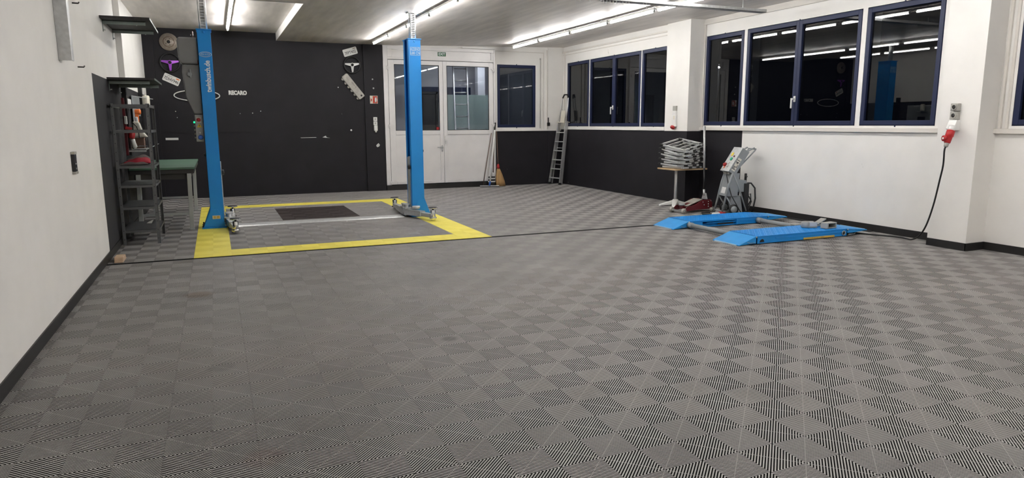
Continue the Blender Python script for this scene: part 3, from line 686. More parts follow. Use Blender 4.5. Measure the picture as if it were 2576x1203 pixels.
# ================================================================ CONTROL TROLLEY
CT = thing('control_trolley', 'grey lift control trolley with tilted switch box and wheels by the white wall', 'control trolley', (7.8, 5.88, 0))
ya, yb = 5.73, 6.01
m = MB()
for y in (ya, yb):
    m.tube([(7.64, y, .015), (7.745, y, .50), (7.80, y, .68)], .017, 10); m.tube([(8.06, y, .05), (7.93, y, .40), (7.81, y, .66)], .013, 8); m.tube([(7.70, y, .30), (7.88, y, .02)], .012, 8)
m.tube([(7.65, ya, .05), (7.65, yb, .05)], .012, 8); m.tube([(7.6, (ya+yb)/2, .03), (7.95, (ya+yb)/2, .03)], .012, 8)
m.build('leg_frame', M['grey_mach'], CT)
m = MB(); m.prism([(7.70, ya, .30), (7.79, ya, .67), (7.80, ya, .67), (7.71, ya, .30)], (0, 0, 0), (0, yb-ya, 0)); m.prism([(7.705, ya, .30), (7.795, ya, .67), (7.92, ya, .67), (7.90, ya, .30)], (0, 0, 0), (0, .006, 0))
m.box(7.70, 7.90, ya, yb, .294, .302)
fp = m.build('front_panel', M['grey_mach'], CT, .003)
m = MB(); m.prism([(7.705, ya+.06, .335), (7.7295, ya+.06, .435), (7.7265, ya+.06, .435), (7.702, ya+.06, .335)], (0, 0, 0), (0, .14, 0)); tag(m.build('paper_note', M['paper'], fp), 'white paper note')
# tilted box
a = Vector((.225, 0, .375)); au = a.normalized(); nrm = Vector((-au.z, 0, au.x)); bb = Vector((7.725, 0, .70)); dpt = .135
def BP(t, s, y): p = bb+a*t-nrm*s; return (p.x, y, p.z)
m = MB(); m.prism([BP(0, 0, ya-.01), BP(1, 0, ya-.01), BP(1, dpt, ya-.01), BP(0, dpt, ya-.01)], (0, 0, 0), (0, yb-ya+.02, 0))
cb = m.build('switch_box', M['grey_mach'], CT, .005)
m = MB(); m.prism([BP(-.01, -.002, ya-.014), BP(1.01, -.002, ya-.014), BP(1.01, -.009, ya-.014), BP(-.01, -.009, ya-.014)], (0, 0, 0), (0, yb-ya+.028, 0)); fc = m.build('switch_plate', M['galv'], cb, .002)
def knob(name, t, y, r, h, mt, sq=False):
    c = Vector(BP(t, -.009, y)); k = MB(); k.lathe([(r, 0), (r, h*.7), (r*.8, h), (0, h)], c, nrm, 18)
    if sq: k.bar(c+nrm*h-Vector((0, .02, 0)), c+nrm*h+Vector((0, .02, 0)), .02, .016, up=nrm)
    k.build(name, mt, fc)
knob('main_switch', .24, yb-.06, .034, .03, M['red'], True); knob('yellow_button', .70, yb-.09, .035, .008, M['yellow']); knob('green_button', .50, ya+.13, .028, .02, M['green_btn'])
knob('red_button', .62, ya+.09, .016, .014, M['dark_red']); knob('white_button', .33, ya+.13, .017, .018, M['white']); knob('white_button', .20, ya+.12, .017, .018, M['white']); knob('orange_ring', .14, yb-.07, .02, .006, M['orange'])
for i in range(5):
    m = MB(); c = Vector(BP(0, .04, ya+.05+i*.045)); m.cyl(c, c-Vector((.0, 0, .035)), .013, 10); m.build('cable_gland', M['grey_plastic'], cb)
pl = MB(); y = ya-.0115; pl.prism([BP(.10, .02, y), BP(.62, .02, y), BP(.62, .085, y), BP(.10, .085, y)], (0, 0, 0), (0, .002, 0)); pt = pl.build('name_plate', M['cream'], cb)
text('plate_text', 'PL.41', .085, M['ink'], pt, Vector(BP(.36, .052, y-.0006)), Vector((au.x, 0, au.z)), Vector((-au.z, 0, au.x)), bold=.001)
m = MB(); pts = []
for yy, sgn in ((ya+.01, 1), (yb-.01, -1)): pass
m.tube([(7.80, ya+.02, .60), (7.93, ya+.02, .78), (8.17, ya+.02, 1.03), (8.185, ya+.02, 1.055), (8.16, ya+.02, 1.075), BP(.97, .10, ya+.02)], .012, 8)
m.tube([(7.80, yb-.02, .60), (7.93, yb-.02, .78), (8.17, yb-.02, 1.03), (8.185, yb-.02, 1.055), (8.16, yb-.02, 1.075), BP(.97, .10, yb-.02)], .012, 8)
m.tube([(8.185, ya+.02, 1.055), (8.185, yb-.02, 1.055)], .012, 8); m.build('handle', M['grey_mach'], CT)
for y in (ya-.03, yb+.03):
    m = MB(); m.lathe([(.02, -.014), (.075, -.014), (.082, -.008), (.082, .008), (.075, .014), (.02, .014)], (7.83, y, .083), (0, 1, 0), 28); wl = m.build('wheel', M['black'], CT)
    m = MB(); m.lathe([(.0, -.016), (.055, -.016), (.058, .016), (0, .016)], (7.83, y, .083), (0, 1, 0), 24); tag(m.build('wheel_hub', M['grey_mach'], wl), 'grey hub')
m = MB(); m.prism([(7.80, ya+.03, .30), (7.97, ya+.03, .30), (8.02, ya+.03, .0), (7.84, ya+.03, .03)], (0, 0, 0), (0, .12, 0)); m.box(7.92, 8.06, ya+.03, yb-.03, .36, .55); m.build('oil_tank', M['grey_mach'], CT, .008)
m = MB(); m.box(8.02, 8.10, 5.74, 5.86, .02, .50); m.cyl((8.06, 5.80, .5), (8.06, 5.80, .66), .02, 10); m.bar((8.06, 5.80, .60), (8.02, 5.74, .63), .02, .02); m.bar((8.06, 5.80, .62), (8.11, 5.85, .60), .02, .02); m.build('valve_block', M['black_gloss'], CT, .004)
m = MB(); m.tube([(8.09, 5.8, .50), (8.15, 5.78, .50), (8.21, 5.76, .42), (8.22, 5.75, .25), (8.20, 5.76, .10), (8.19, 5.78, .02)], .013, 8); m.tube([(8.12, 5.80, .30), (8.17, 5.78, .2), (8.12, 5.77, .08), (8.10, 5.75, .015)], .010, 8); m.tube([(8.12, 5.80, .12), (8.16, 5.78, .22), (8.14, 5.76, .33), (8.10, 5.8, .3)], .010, 8); m.build('hydraulic_hose', M['black'], CT)
m = MB(); m.tube([(7.77, 5.88, .70), (7.74, 5.82, .62), (7.74, 5.74, .48), (7.78, 5.69, .30), (7.90, 5.67, .10), (7.95, 5.65, .012)], .007, 8); m.build('cable', M['black'], CT)
CT.rotation_euler = (0, 0, R(-15)); CT.location.x += .02
# red and white plug with cable on the floor
t = thing('floor_plug', 'red and white plug with dark cable lying on the floor behind the blue lift', 'plug', (7.42, 5.62, 0))
m = MB(); m.lathe([(.02, 0), (.034, .01), (.034, .12), (.03, .13), (0, .13)], (7.30, 5.60, .036), (1, .05, 0), 18); m.build('plug_sleeve', M['white'], t)
m = MB(); m.lathe([(.038, 0), (.038, .05), (.03, .06), (.026, .12), (.014, .13), (0, .13)], (7.43, 5.6065, .039), (1, .05, 0), 18); m.build('plug_body', M['red'], t)
m = MB(); m.tube([(7.55, 5.612, .039), (7.62, 5.63, .02), (7.68, 5.66, .012), (7.62, 5.72, .012), (7.30, 5.85, .012), (7.42, 6.02, .012), (7.56, 5.98, .012)], .009, 8); m.build('plug_cable', M['black'], t)
# ================================================================ TROLLEY JACK
J = thing('trolley_jack', 'low dark red trolley jack with tall upright handle by the pier', 'trolley jack', (7.4, 6.28, 0))
jd = Vector((.66, .10, 0)).normalized(); js = Vector((-jd.y, jd.x, 0)); j0 = Vector((7.06, 6.22, 0))
def JP(l, s, z): p = j0+jd*l+js*s; return (p.x, p.y, z)
m = MB()
for s in (-.135, .125):
    poly = [(0.04, .06), (.10, .11), (.30, .135), (.46, .205), (.66, .205), (.70, .15), (.70, .06), (.62, .045), (.30, .045), (.08, .035)]
    q = [JP(l, s, z) for l, z in poly]; m.prism(q, (0, 0, 0), js*.01)
m.bar(JP(.30, 0, .09), JP(.66, 0, .09), .24, .05); m.build('side_frame', M['dark_red'], J, .004)
m = MB(); m.bar(JP(.14, 0, .115), JP(.50, 0, .21), .20, .012); m.build('top_cover', M['cast'], J, .003)
m = MB(); m.bar(JP(.10, 0, .09), JP(.48, 0, .17), .08, .06); m.build('lift_arm', M['dark_red'], J, .006)
m = MB(); m.lathe([(.02, 0), (.05, .005), (.055, .03), (.045, .036), (0, .03)], JP(.12, 0, .12), (0, 0, 1), 20); m.build('saddle', M['steel'], J)
for l, s, r in ((.03, -.135, .045), (.03, .135, .045), (.66, -.16, .035), (.66, .16, .035)):
    c = Vector(JP(l, s, r)); m = MB(); m.lathe([(.01, -.022), (r*.9, -.022), (r, -.016), (r, .016), (r*.9, .022), (.01, .022)], c, js, 22); wl = m.build('wheel', M['cast'], J)
    m = MB(); m.lathe([(0, -.026), (.016, -.026), (.016, .026), (0, .026)], c, js, 12); m.build('wheel_bolt', M['chrome'], wl)
m = MB(); m.bar(JP(.0, 0, .045), JP(.06, 0, .045), .22, .02); m.bar(JP(.03, -.13, .045), JP(.03, .13, .045), .02, .02); m.build('front_axle', M['steel'], J)
m = MB()
for l, z in ((.47, .17), (.50, .12), (.60, .17), (.60, .13), (.60, .09), (.66, .18)): c = Vector(JP(l, -.146, z)); m.lathe([(.010, 0), (.010, .008), (0, .010)], c+js*.012, -js, 10)
m.build('bolts', M['chrome'], J)
hb = Vector(JP(.64, 0, .20)); ht = Vector((7.765, 6.47, 1.42)); hd = (ht-hb)
m = MB(); m.prism([hb+jd*.0-js*.055, hb+jd*.0+js*.055, hb+js*.022+Vector((0, 0, .10)), hb-js*.022+Vector((0, 0, .10))], (0, 0, 0), jd*.03); m.tube([hb+Vector((0, 0, .06)), hb+hd*.13], .02, 14); hs = m.build('handle_socket', M['galv'], J)
m = MB(); m.tube([hb+hd*.13, hb+hd*.42], .015, 12); m.build('handle_lower', M['black_gloss'], J)
m = MB(); m.tube([hb+hd*.42, ht], .019, 14); m.build('handle_tube', M['galv'], J)
# ================================================================ BISTRO TABLE AND FRAMES
B = thing('pedestal_table', 'small square beech-edged pedestal table with white cross foot by the pier', 'table', (7.68, 7.08, 0))
tx0, tx1, ty0, ty1, tz = 7.37, 8.05, 6.70, 7.235, .69
tx, ty = (tx0+tx1)/2, (ty0+ty1)/2
m = MB(); m.box(tx0, tx1, ty0, ty1, tz-.026, tz); m.build('table_top', M['wood'], B, .004)
m = MB(); px_, py_ = 7.68, 7.09
m.cyl((px_, py_, .05), (px_, py_, tz-.03), .030, 24); m.box(px_-.12, px_+.12, py_-.12, py_+.12, tz-.036, tz-.026); m.build('pole', M['alu'], B, .002)
m = MB(); m.cyl((px_, py_, .03), (px_, py_, .12), .05, 24)
for k, (ang, L_) in enumerate(((162, .28), (228, .30), (-18, .26), (60, .20))):
    e = Vector((px_+L_*math.cos(R(ang)), py_+L_*math.sin(R(ang)), .022)); m.bar((px_, py_, .075), e, .11, .07, w2=.06, h2=.03); m.lathe([(.022, 0), (.026, .01), (.02, .03), (0, .032)], (e.x, e.y, 0), (0, 0, 1), 14)
m.build('foot', M['white'], B, .008)
def frame(L, Wd, th, idx):
    r = thing('aluminium_frame', None, 'frame', (0, 0, 0), 'stacked aluminium frames on the pedestal table'); m = MB(); c = .028
    pts = []
    for sx, sy, a0 in ((1, 1, 0), (-1, 1, 90), (-1, -1, 180), (1, -1, 270)):
        for q in range(4): an = R(a0+30*q); pts.append((sx*(L/2-c)+c*math.cos(an), sy*(Wd/2-c)+c*math.sin(an), th/2))
    n = len(pts)
    for i in range(n): m.bar(pts[i], pts[(i+1) % n], .030, th*.86)
    m.build('rim', M['alu_white'], r, .002)
    m = MB()
    for k in (-.5, .0, .5): m.bar((k*L*.5, -Wd/2+.02, th/2), (k*L*.5, Wd/2-.02, th/2), .022, th*.6)
    m.build('cross_bar', M['alu'], r, .002)
    for sx, sy in ((1, 1), (-1, -1), (1, -1)):
        m = MB(); m.box(sx*(L/2-.025)-.045, sx*(L/2-.025)+.045, sy*(Wd/2-.012)-.03, sy*(Wd/2-.012)+.03, -.001, th*.96); m.build('corner_joint', M['black_gloss'], r, .003)
    for k in (-.10, .08):
        m = MB(); m.box(-L/2-.019, -L/2+.02, k-.04, k+.04, .002, th*.9); m.build('end_cap', M['dark_steel'], r, .003)
    m = MB(); m.bar((-L*.3, -Wd*.18, th*.5), (L*.28, Wd*.2, th*.5), .03, th*.35); m.build('locking_bar', M['dark_steel'], r, .002)
    return r
f0 = frame(.57, .47, .030, 0); zt = tz+.004
POS = ['lowest of the stack', 'second from bottom', 'third from bottom', 'fourth from bottom', 'fifth from bottom', 'fifth from top', 'fourth from top', 'third from top', 'second from top', 'topmost of the stack']
yaws = [2, -7, 6, -5, 9, -8, 5, -9, 7, 3]; dx = [0, -.03, .02, -.02, .03, -.03, .02, -.02, .03, .0]; tlt = [0, .6, -1.0, 1.6, -1.0, 2.2, 1.0, 3.2, 4.5, 7]
for k in range(10):
    f = f0 if k == 0 else copy_tree(f0)
    th = R(1+14*(k/9)); jit = R([0, .6, -.7, .8, -.6, .8, -.5, .7, -.4, 0][k])
    f.location = (tx-.02+dx[k]*.8, ty+.0+dx[9-k]*.8, zt+.0335*k+.36*math.sin(th)); f.rotation_euler = (Matrix.Rotation(th, 3, Vector((1, -1, 0)).normalized()) @ Matrix.Rotation(jit, 3, 'X') @ Matrix.Rotation(R(96+yaws[k]), 3, 'Z')).to_euler()
    f['label'] = 'folded grey aluminium frame on the small table, %s' % POS[k]
# ================================================================ STEP LADDER in the far corner
Lad = thing('step_ladder', 'tall folded aluminium step ladder leaning in the far right corner', 'step ladder', (7.8, 11.98, 0))
def LP(s, h, off=0.0):
    # s across the ladder, h along it, off behind
    b = Vector((7.68, 12.10, 0)); ac = Vector((.11, -.42, 0)).normalized(); top = Vector((7.985, 11.955, 2.17)); up = (top-Vector((7.70, 11.98, 0))); up.normalize()
    bk = ac.cross(up); bk = bk if bk.x > 0 else -bk
    return Vector((7.70, 11.98, 0))+ac*s+up*h+bk*off
wL = .36; m = MB()
for s, w2 in ((-1, .24), (1, .24)):
    m.bar(LP(s*wL/2*1.08, .02), LP(s*wL/2*.72, 1.55), .022, .055, up=(1, 0, .1)); m.build
m.build('front_stile', M['alu'], Lad, .002)
for k in range(6):
    h = .16+k*.222; f = 1.08-.36*h/1.55; m = MB(); m.bar(LP(-wL/2*f, h), LP(wL/2*f, h), .075, .022); m.build('step', M['alu_white'], Lad, .002)
m = MB(); m.bar(LP(-wL/2*.75, 1.52, .03), LP(wL/2*.75, 1.52, .03), .19, .02); m.bar(LP(0, 1.52, -.01), LP(0, 1.80, -.01), .20, .016, up=(1, 0, 0)); m.build('platform', M['cream'], Lad, .003)
m = MB(); pts = [LP(-wL/2*.72, 1.30), LP(-wL/2*.66, 1.9), LP(-wL/2*.55, 2.10), LP(-wL/2*.3, 2.18), LP(wL/2*.3, 2.18), LP(wL/2*.55, 2.10), LP(wL/2*.66, 1.9), LP(wL/2*.72, 1.30)]; m.tube(pts, .014, 10); m.build('hand_rail', M['alu'], Lad)
m = MB(); m.tube(pts[2:6], .018, 10); m.build('rail_grip', M['black'], Lad)
m = MB()
for s in (-1, 1): m.bar(LP(s*wL/2*1.0, .03, .075), LP(s*wL/2*.7, 1.55, .05), .02, .035, up=(1, 0, .1))
for h in (.5, .9): m.bar(LP(-wL/2*.9, h, .07), LP(wL/2*.9, h, .07), .02, .02)
m.build('rear_frame', M['alu'], Lad, .002)
for s in (-1, 1):
    m = MB(); c = LP(s*wL/2*1.08, .02); m.bar(LP(s*wL/2*1.08, .0), LP(s*wL/2*1.08, .05), .032, .065, up=(1, 0, .1)); m.build('rubber_foot', M['black'], Lad, .002)
# ================================================================ BROOMS beside the door
q = thing('squeegee', 'floor squeegee with white pole and wide metal blade leaning beside the door', 'squeegee', (6.0, 11.98, 0))
m = MB(); m.tube([(6.0, 11.99, .05), (6.205, 12.17, 1.33)], .019, 12); m.build('pole', M['white'], q)
m = MB(); m.tube([(6.205, 12.17, 1.33), (6.232, 12.193, 1.50)], .017, 12); m.build('pole_grip', M['black'], q)
m = MB(); m.tube([(5.985, 11.977, .03), (6.01, 12.0, .13)], .022, 12); m.build('pole_socket', M['blue_plastic'], q)
m = MB(); m.bar((5.78, 12.06, .028), (6.21, 11.93, .028), .04, .02); m.build('blade_holder', M['alu_white'], q, .003)
m = MB(); m.bar((5.78, 12.06, .010), (6.21, 11.93, .010), .012, .02); m.build('rubber_blade', M['black'], q)
q = thing('straw_broom', 'straw corn broom standing on its bristles beside the door', 'broom', (6.28, 12.1, 0))
m = MB()
ring = []
for z, w, t in ((0, .125, .045), (.12, .115, .045), (.26, .085, .04), (.36, .055, .032), (.42, .034, .026)):
    cx = 6.335-.06*z/.42; ring.append([(cx+w*math.cos(2*math.pi*j/20), 12.12+t*math.sin(2*math.pi*j/20)+.02*z, z+.004) for j in range(20)])
vs = sum(ring, []); fs = [(i*20+j, i*20+(j+1) % 20, (i+1)*20+(j+1) % 20, (i+1)*20+j) for i in range(4) for j in range(20)]+[tuple(range(20))[::-1], tuple(range(80, 100))]
m.add(vs, fs, 0, True); m.build('bristles', M['straw'], q)
m = MB(); m.lathe([(.034, 0), (.036, .05), (.026, .09), (.018, .11), (0, .11)], (6.274, 12.128, .42), (-.03, .03, 1), 16); tag(m.build('binding', M['red'], q), 'red plastic binding')
m = MB(); m.tube([(6.272, 12.13, .5), (6.268, 12.215, 1.30)], .012, 10); m.build('stick', M['stick'], q)
q = thing('hand_broom', 'black and white bristle broom on brown stick between squeegee and straw broom', 'broom', (6.15, 12.12, 0))
m = MB(); m.box(6.02, 6.175, 12.08, 12.15, .0, .24); m.build('bristles', M['black'], q, .012)
for z in (.105, .175): m = MB(); m.box(6.017, 6.178, 12.077, 12.153, z, z+.03); m.build('white_band', M['white'], q, .004)
m = MB(); m.box(6.11, 6.16, 12.09, 12.14, .24, .33); m.build('socket', M['white'], q, .006)
m = MB(); m.tube([(6.135, 12.115, .3), (6.205, 12.21, 1.24)], .011, 10); m.build('stick', M['stick'], q)
q = MB(); q.tube([(5.90, 12.185, .005), (6.13, 12.185, 1.26)], .010, 10); tag(q.build('broom_stick', M['stick']), 'thin brown bare stick leaning on the door behind the squeegee', 'stick')
# ================================================================ LEFT SIDE: RACK, BENCH, SHELVES
K = thing('shelving_rack', 'narrow dark grey steel shelving rack standing against the left wall', 'shelving rack', (-.82, 6.95, 0))
kx0, kx1, ky0, ky1 = -1.025, -.605, 6.53, 7.38
for x, y, sx, sy in ((kx0, ky0, 1, 1), (kx1, ky0, -1, 1), (kx0, ky1, 1, -1), (kx1, ky1, -1, -1)):
    m = MB(); m.box(min(x, x+sx*.038), max(x, x+sx*.038), min(y, y+sy*.003), max(y, y+sy*.003), 0, 1.735); m.box(min(x, x+sx*.003), max(x, x+sx*.003), min(y, y+sy*.038), max(y, y+sy*.038), 0, 1.735)
    for i in range(16):
        z = .07+i*.108; m.cyl((x+sx*.02, y-sy*.001, z), (x+sx*.02, y+sy*.0005, z), .005, 8, 1)
    m.build('post', [M['rack'], M['black']], K)
for z in (.185, .475, .745, .985, 1.415, 1.725):
    m = MB(); m.box(kx0+.004, kx1-.004, ky0+.004, ky1-.004, z-.004, z); m.box(kx0+.004, kx1-.004, ky0+.004, ky0+.007, z-.034, z); m.box(kx0+.004, kx1-.004, ky1-.007, ky1-.004, z-.034, z); m.box(kx1-.007, kx1-.004, ky0+.004, ky1-.004, z-.034, z); m.box(kx0+.004, kx0+.007, ky0+.004, ky1-.004, z-.034, z)
    if z in (1.415, 1.725):
        m = MB()
        for q in ((kx0+.004, kx1-.004, ky0+.004, ky0+.012), (kx0+.004, kx1-.004, ky1-.012, ky1-.004), (kx1-.012, kx1-.004, ky0, ky1), (kx0+.004, kx0+.012, ky0, ky1)): m.box(q[0], q[1], q[2], q[3], z-.034, z)
        m.build('shelf_frame', M['rack'], K)
    else: m.build('shelf', M['rack'], K)
t = thing('folded_jacket', 'folded red and grey jacket lying on the middle shelf of the rack', 'jacket', (-.8, 6.85, .985))
def cloth(name, cx, cy, z, lx, ly, h, mt, ph, tl=0):
    nx, ny = 16, 14; vs = []; fs = []
    for i in range(nx+1):
        for j in range(ny+1):
            u, v = i/nx*2-1, j/ny*2-1; e = max(0, 1-abs(u)**3)*max(0, 1-abs(v)**3)
            vs.append((cx+u*lx*(1+.05*math.sin(3*v+ph)), cy+v*ly*(1+.05*math.sin(4*u+ph)), z+h*e*(.7+.3*math.sin(5*u+ph)*math.cos(4*v+ph))+tl*e*(u+1)/2+.002))
    n0 = len(vs)
    for i in range(nx):
        for j in range(ny): a = i*(ny+1)+j; fs.append((a, a+ny+1, a+ny+2, a+1))
    m = MB(); m.add(vs, fs, 0, True); o = m.build(name, mt, t); s = o.modifiers.new('thick', 'SOLIDIFY'); s.thickness = .012; s.offset = 1
cloth('jacket_lining', -.83, 6.78, .986, .155, .17, .03, M['cloth_grey'], .4, .03); cloth('jacket_shell', -.80, 6.80, 1.0, .15, .15, .035, M['cloth_red'], 1.7, .05); cloth('jacket_trim', -.80, 6.92, 1.03, .13, .10, .03, M['cloth_grey'], 2.6, .05)
m = MB(); m.prism([(-.80, 7.12, .187), (-.74, 7.10, .187), (-.72, 7.15, .225), (-.78, 7.17, .20)], (0, 0, 0), (.004, .0, .006)); tag(m.build('paper_scrap', M['paper']), 'crumpled white scrap of paper on the lowest rack shelf', 'paper')
T = thing('workbench', 'steel workbench with green top behind the shelving rack', 'workbench', (-.6, 8.9, 0))
bx0, bx1, by0, by1 = -1.0, -.185, 7.60, 10.15
m = MB(); m.box(bx0, bx1, by0, by1, .86, .888); m.build('bench_top', M['bench_top'], T, .003)
m = MB(); m.box(bx0, bx1-.01, by0+.02, by1-.02, .80, .86); m.box(bx0+.05, bx1-.06, by0+.05, by1-.05, .72, .80); m.build('apron', M['dark_steel'], T, .003)
for x, y in ((-.295, 7.60), (-.93, 7.60), (-.295, 10.06), (-.93, 10.06)):
    m = MB(); m.bar((x+.02, y+.03, .012), (x+.035, y+.03, .80), .055, .055, up=(1, 0, 0)); m.box(x-.015, x+.055, y-.01, y+.07, 0, .014); m.build('leg', M['bench_leg'], T, .003)
m = MB(); m.box(-.90, -.27, 7.615, 7.645, .215, .25); m.build('cross_bar', M['bench_leg'], T, .002)
m = MB(); m.box(-.90, -.27, 10.08, 10.11, .215, .25); m.build('cross_bar', M['bench_leg'], T, .002)
def wall_shelf(z, y0, y1, xo, label, bars, boards):
    t = thing('wall_shelf', label, 'wall shelf', (XL, (y0+y1)/2, z), 'black boards on brackets on the left wall')
    m = MB(); m.box(XL, xo, y0, y1, z-.028, z); m.build('board', M['board'], t, .002)
    m = MB(); m.box(xo-.001, xo+.006, y0, y1, z-.026, z-.002); m.build('edge_strip', M['bracket'], t)
    for yy, xe in bars:
        m = MB(); m.box(XL, xe, yy, yy+.04, z-.033, z-.028); m.box(XL, xe, yy, yy+.004, z-.072, z-.028); m.box(XL, XL+.005, yy, yy+.04, z-.16, z-.028)
        b = m.build('bracket', M['bracket'], t)
        m = MB(); m.cyl((XL+.004, yy+.02, z-.14), (XL+.03, yy+.02, z-.14), .007, 8); m.cyl((xe-.10, yy+.02, z-.075), (xe-.10, yy+.02, z-.028), .008, 8); m.build('bolt', M['galv'], b)
wall_shelf(2.765, 6.63, 8.02, -.525, 'higher black wall shelf on grey green brackets on the white left wall', ((6.84, -.585), (7.76, -.56)), 1)
wall_shelf(2.055, 6.76, 8.0, -.535, 'lower black wall shelf directly above the steel rack', ((6.90, -.60), (7.86, -.56)), 1)
# things hanging on the dark part of the left wall above the bench
for k, (y, nm) in enumerate(((8.12, 'near black upright board with red edge on the left wall behind the rack'), (10.55, 'far black upright board on the left wall, nearer the corner'))):
    m = MB(); m.box(XL, XL+.06, y, y+.10, 1.05, 2.15); tag(m.build('wall_upright', M['black_gloss'], bevel=.003), nm, 'upright board')
m = MB(); m.box(XL, XL+.035, 8.02, 8.055, 1.05, 1.85); tag(m.build('red_stick', M['dark_red'], bevel=.003), 'thin dark red strip on the left wall beside the black upright', 'strip')
t = thing('tool_tray', 'light grey sheet metal tray fixed to the left wall behind the rack', 'tool tray', (-.93, 8.4, 1.13))
m = MB(); m.box(XL, -.80, 8.05, 8.75, 1.125, 1.135); m.prism([(-.80, 8.05, 1.125), (-.68, 8.45, 1.19), (-.68, 8.75, 1.19), (-.80, 8.75, 1.125)], (0, 0, 0), (0, 0, .01)); m.box(XL, -.80, 8.05, 8.06, 1.10, 1.135); m.build('tray', M['galv'], t)
m = MB(); m.tube([(-.98, 8.2, 1.14), (-.90, 8.3, 1.175), (-.82, 8.4, 1.17), (-.78, 8.5, 1.14)], .006, 8); m.build('tray_cable', M['black'], t)
m = MB(); m.box(-1.03, -.86, 8.85, 9.05, 1.19, 1.34); m.box(-1.035, -.855, 8.845, 9.055, 1.33, 1.343); tag(m.build('cardboard_box', M['cardboard'], bevel=.003), 'small brown box on the tray behind the rack', 'box')
bpy.data.objects['cardboard_box'].location.z = 1.137; bpy.data.objects['cardboard_box'].location.y = 8.62
t = thing('spray_gun', 'red sealant gun with white bottle hanging behind the rack', 'sealant gun', (-.98, 8.0, 1.3))
m = MB(); m.lathe([(.03, 0), (.04, .02), (.042, .09), (.03, .12), (0, .12)], (-.965, 7.98, 1.29), (.1, .1, 1), 16); m.build('gun_body', M['red'], t)
m = MB(); m.lathe([(.012, -.02), (.034, 0), (.03, .06), (.033, .11), (0, .11)], (-.935, 7.98, 1.17), (-.22, 0, 1), 16); m.build('nozzle', M['white'], t)
m = MB(); m.bar((-1.03, 7.98, 1.44), (-.95, 7.98, 1.42), .03, .04); m.build('trigger', M['red'], t, .004)
m = MB(); m.box(-1.035, -1.0, 7.96, 8.0, 1.49, 1.60); tag(m.build('small_white_box', M['white'], bevel=.006), 'small white fitting on the wall above the red gun', 'fitting')
t = thing('paper_bag', 'cream paper bag slumped on the brown box behind the rack', 'paper bag', (-.93, 8.45, 1.29))
m = MB(); m.prism([(-.99, 8.46, 1.30), (-.80, 8.46, 1.30), (-.86, 8.46, 1.38), (-.90, 8.46, 1.52), (-.985, 8.46, 1.53)], (0, 0, 0), (0, .13, 0)); m.build('bag', M['cream'], t, .02, seg=3)
m = MB(); m.tube([(-.985, 8.44, 1.52), (-.93, 8.44, 1.45), (-.91, 8.44, 1.35), (-.91, 8.44, 1.29)], .006, 8); m.build('bag_string', M['black'], t)
m = MB(); m.box(XL, XL+.035, 8.5, 8.95, 1.72, 1.86); tag(m.build('white_carton', M['paper'], bevel=.003), 'flat white carton on the left wall above the rack top', 'carton')
t = thing('grey_tool_board', 'grey tool board with orange and cream tools on the left wall', 'tool board', (XL, 9.5, 1.7))
m = MB(); m.box(XL+.024, XL+.034, 9.1, 10.3, 1.36, 1.93); m.build('panel', M['grey_mach'], t, .003)
m = MB(); m.lathe([(.0, 0), (.04, 0), (.045, .07), (.03, .09), (0, .09)], (XL+.03, 9.35, 1.68), (1, 0, 0), 16); m.bar((XL+.06, 9.35, 1.70), (XL+.06, 9.33, 1.52), .05, .05); m.build('orange_tool', M['orange'], t, .004)
m = MB(); m.lathe([(.05, 0), (.055, .02), (.055, .16), (.04, .18), (0, .18)], (-.88, 9.75, 1.77), (0, 0, 1), 18); m.build('cream_canister', M['cream'], t)
m = MB(); m.box(XL+.03, XL+.20, 9.70, 9.90, 1.755, 1.765); m.bar((XL+.03, 9.2, 1.92), (-.80, 9.95, 1.90), .02, .012); m.build('bracket', M['galv'], t)
m = MB(); m.box(XL+.031, XL+.07, 9.75, 9.95, 1.42, 1.62); m.build('black_charger', M['black_gloss'], t, .004)
m = MB(); m.bar((-.98, 9.02, 1.60), (-.96, 9.02, 1.38), .05, .04); m.build('white_tool', M['white'], t, .01)
# switch and small hooks on the white left wall
t = thing('wall_socket', 'narrow black socket with grey ends on the white left wall', 'wall socket', (XL, 4.03, 1.05))
m = MB(); m.box(XL, XL+.028, 3.96, 4.06, 1.075, 1.225); m.build('socket_body', M['black_gloss'], t, .003)
for z in (1.225, 1.052): m = MB(); m.box(XL, XL+.032, 3.955, 4.065, z, z+.022); m.build('socket_frame', M['grey_plastic'], t, .003)
m = MB()
for z in (1.10, 1.14): m.cyl((XL+.028, 4.0, z), (XL+.031, 4.0, z), .008, 10)
m.build('contact', M['galv'], t)
def wall_hook(px, py, nm):
    m = MB(); m.tube([(XL, py, px), (XL+.05, py+.01, px), (XL+.055, py+.02, px+.012)], .007, 8); tag(m.build('wall_hook', M['dark_steel']), nm, 'hook')
wall_hook(2.63, 4.86, 'small dark hook high on the white left wall, upper of two'); wall_hook(2.03, 4.80, 'small dark hook on the white left wall beside the channel foot')
m = MB(); m.box(-.985, -.895, 5.30, 5.60, .0, .012); m.prism([(-.985, 5.32, .0), (-.985, 5.58, .0), (-.985, 5.54, .055), (-.985, 5.34, .06)], (0, 0, 0), (.09, 0, 0))
tag(m.build('wood_block', M['wood_raw'], bevel=.006), 'small raw wooden block on the floor edging by the left wall', 'wood block')
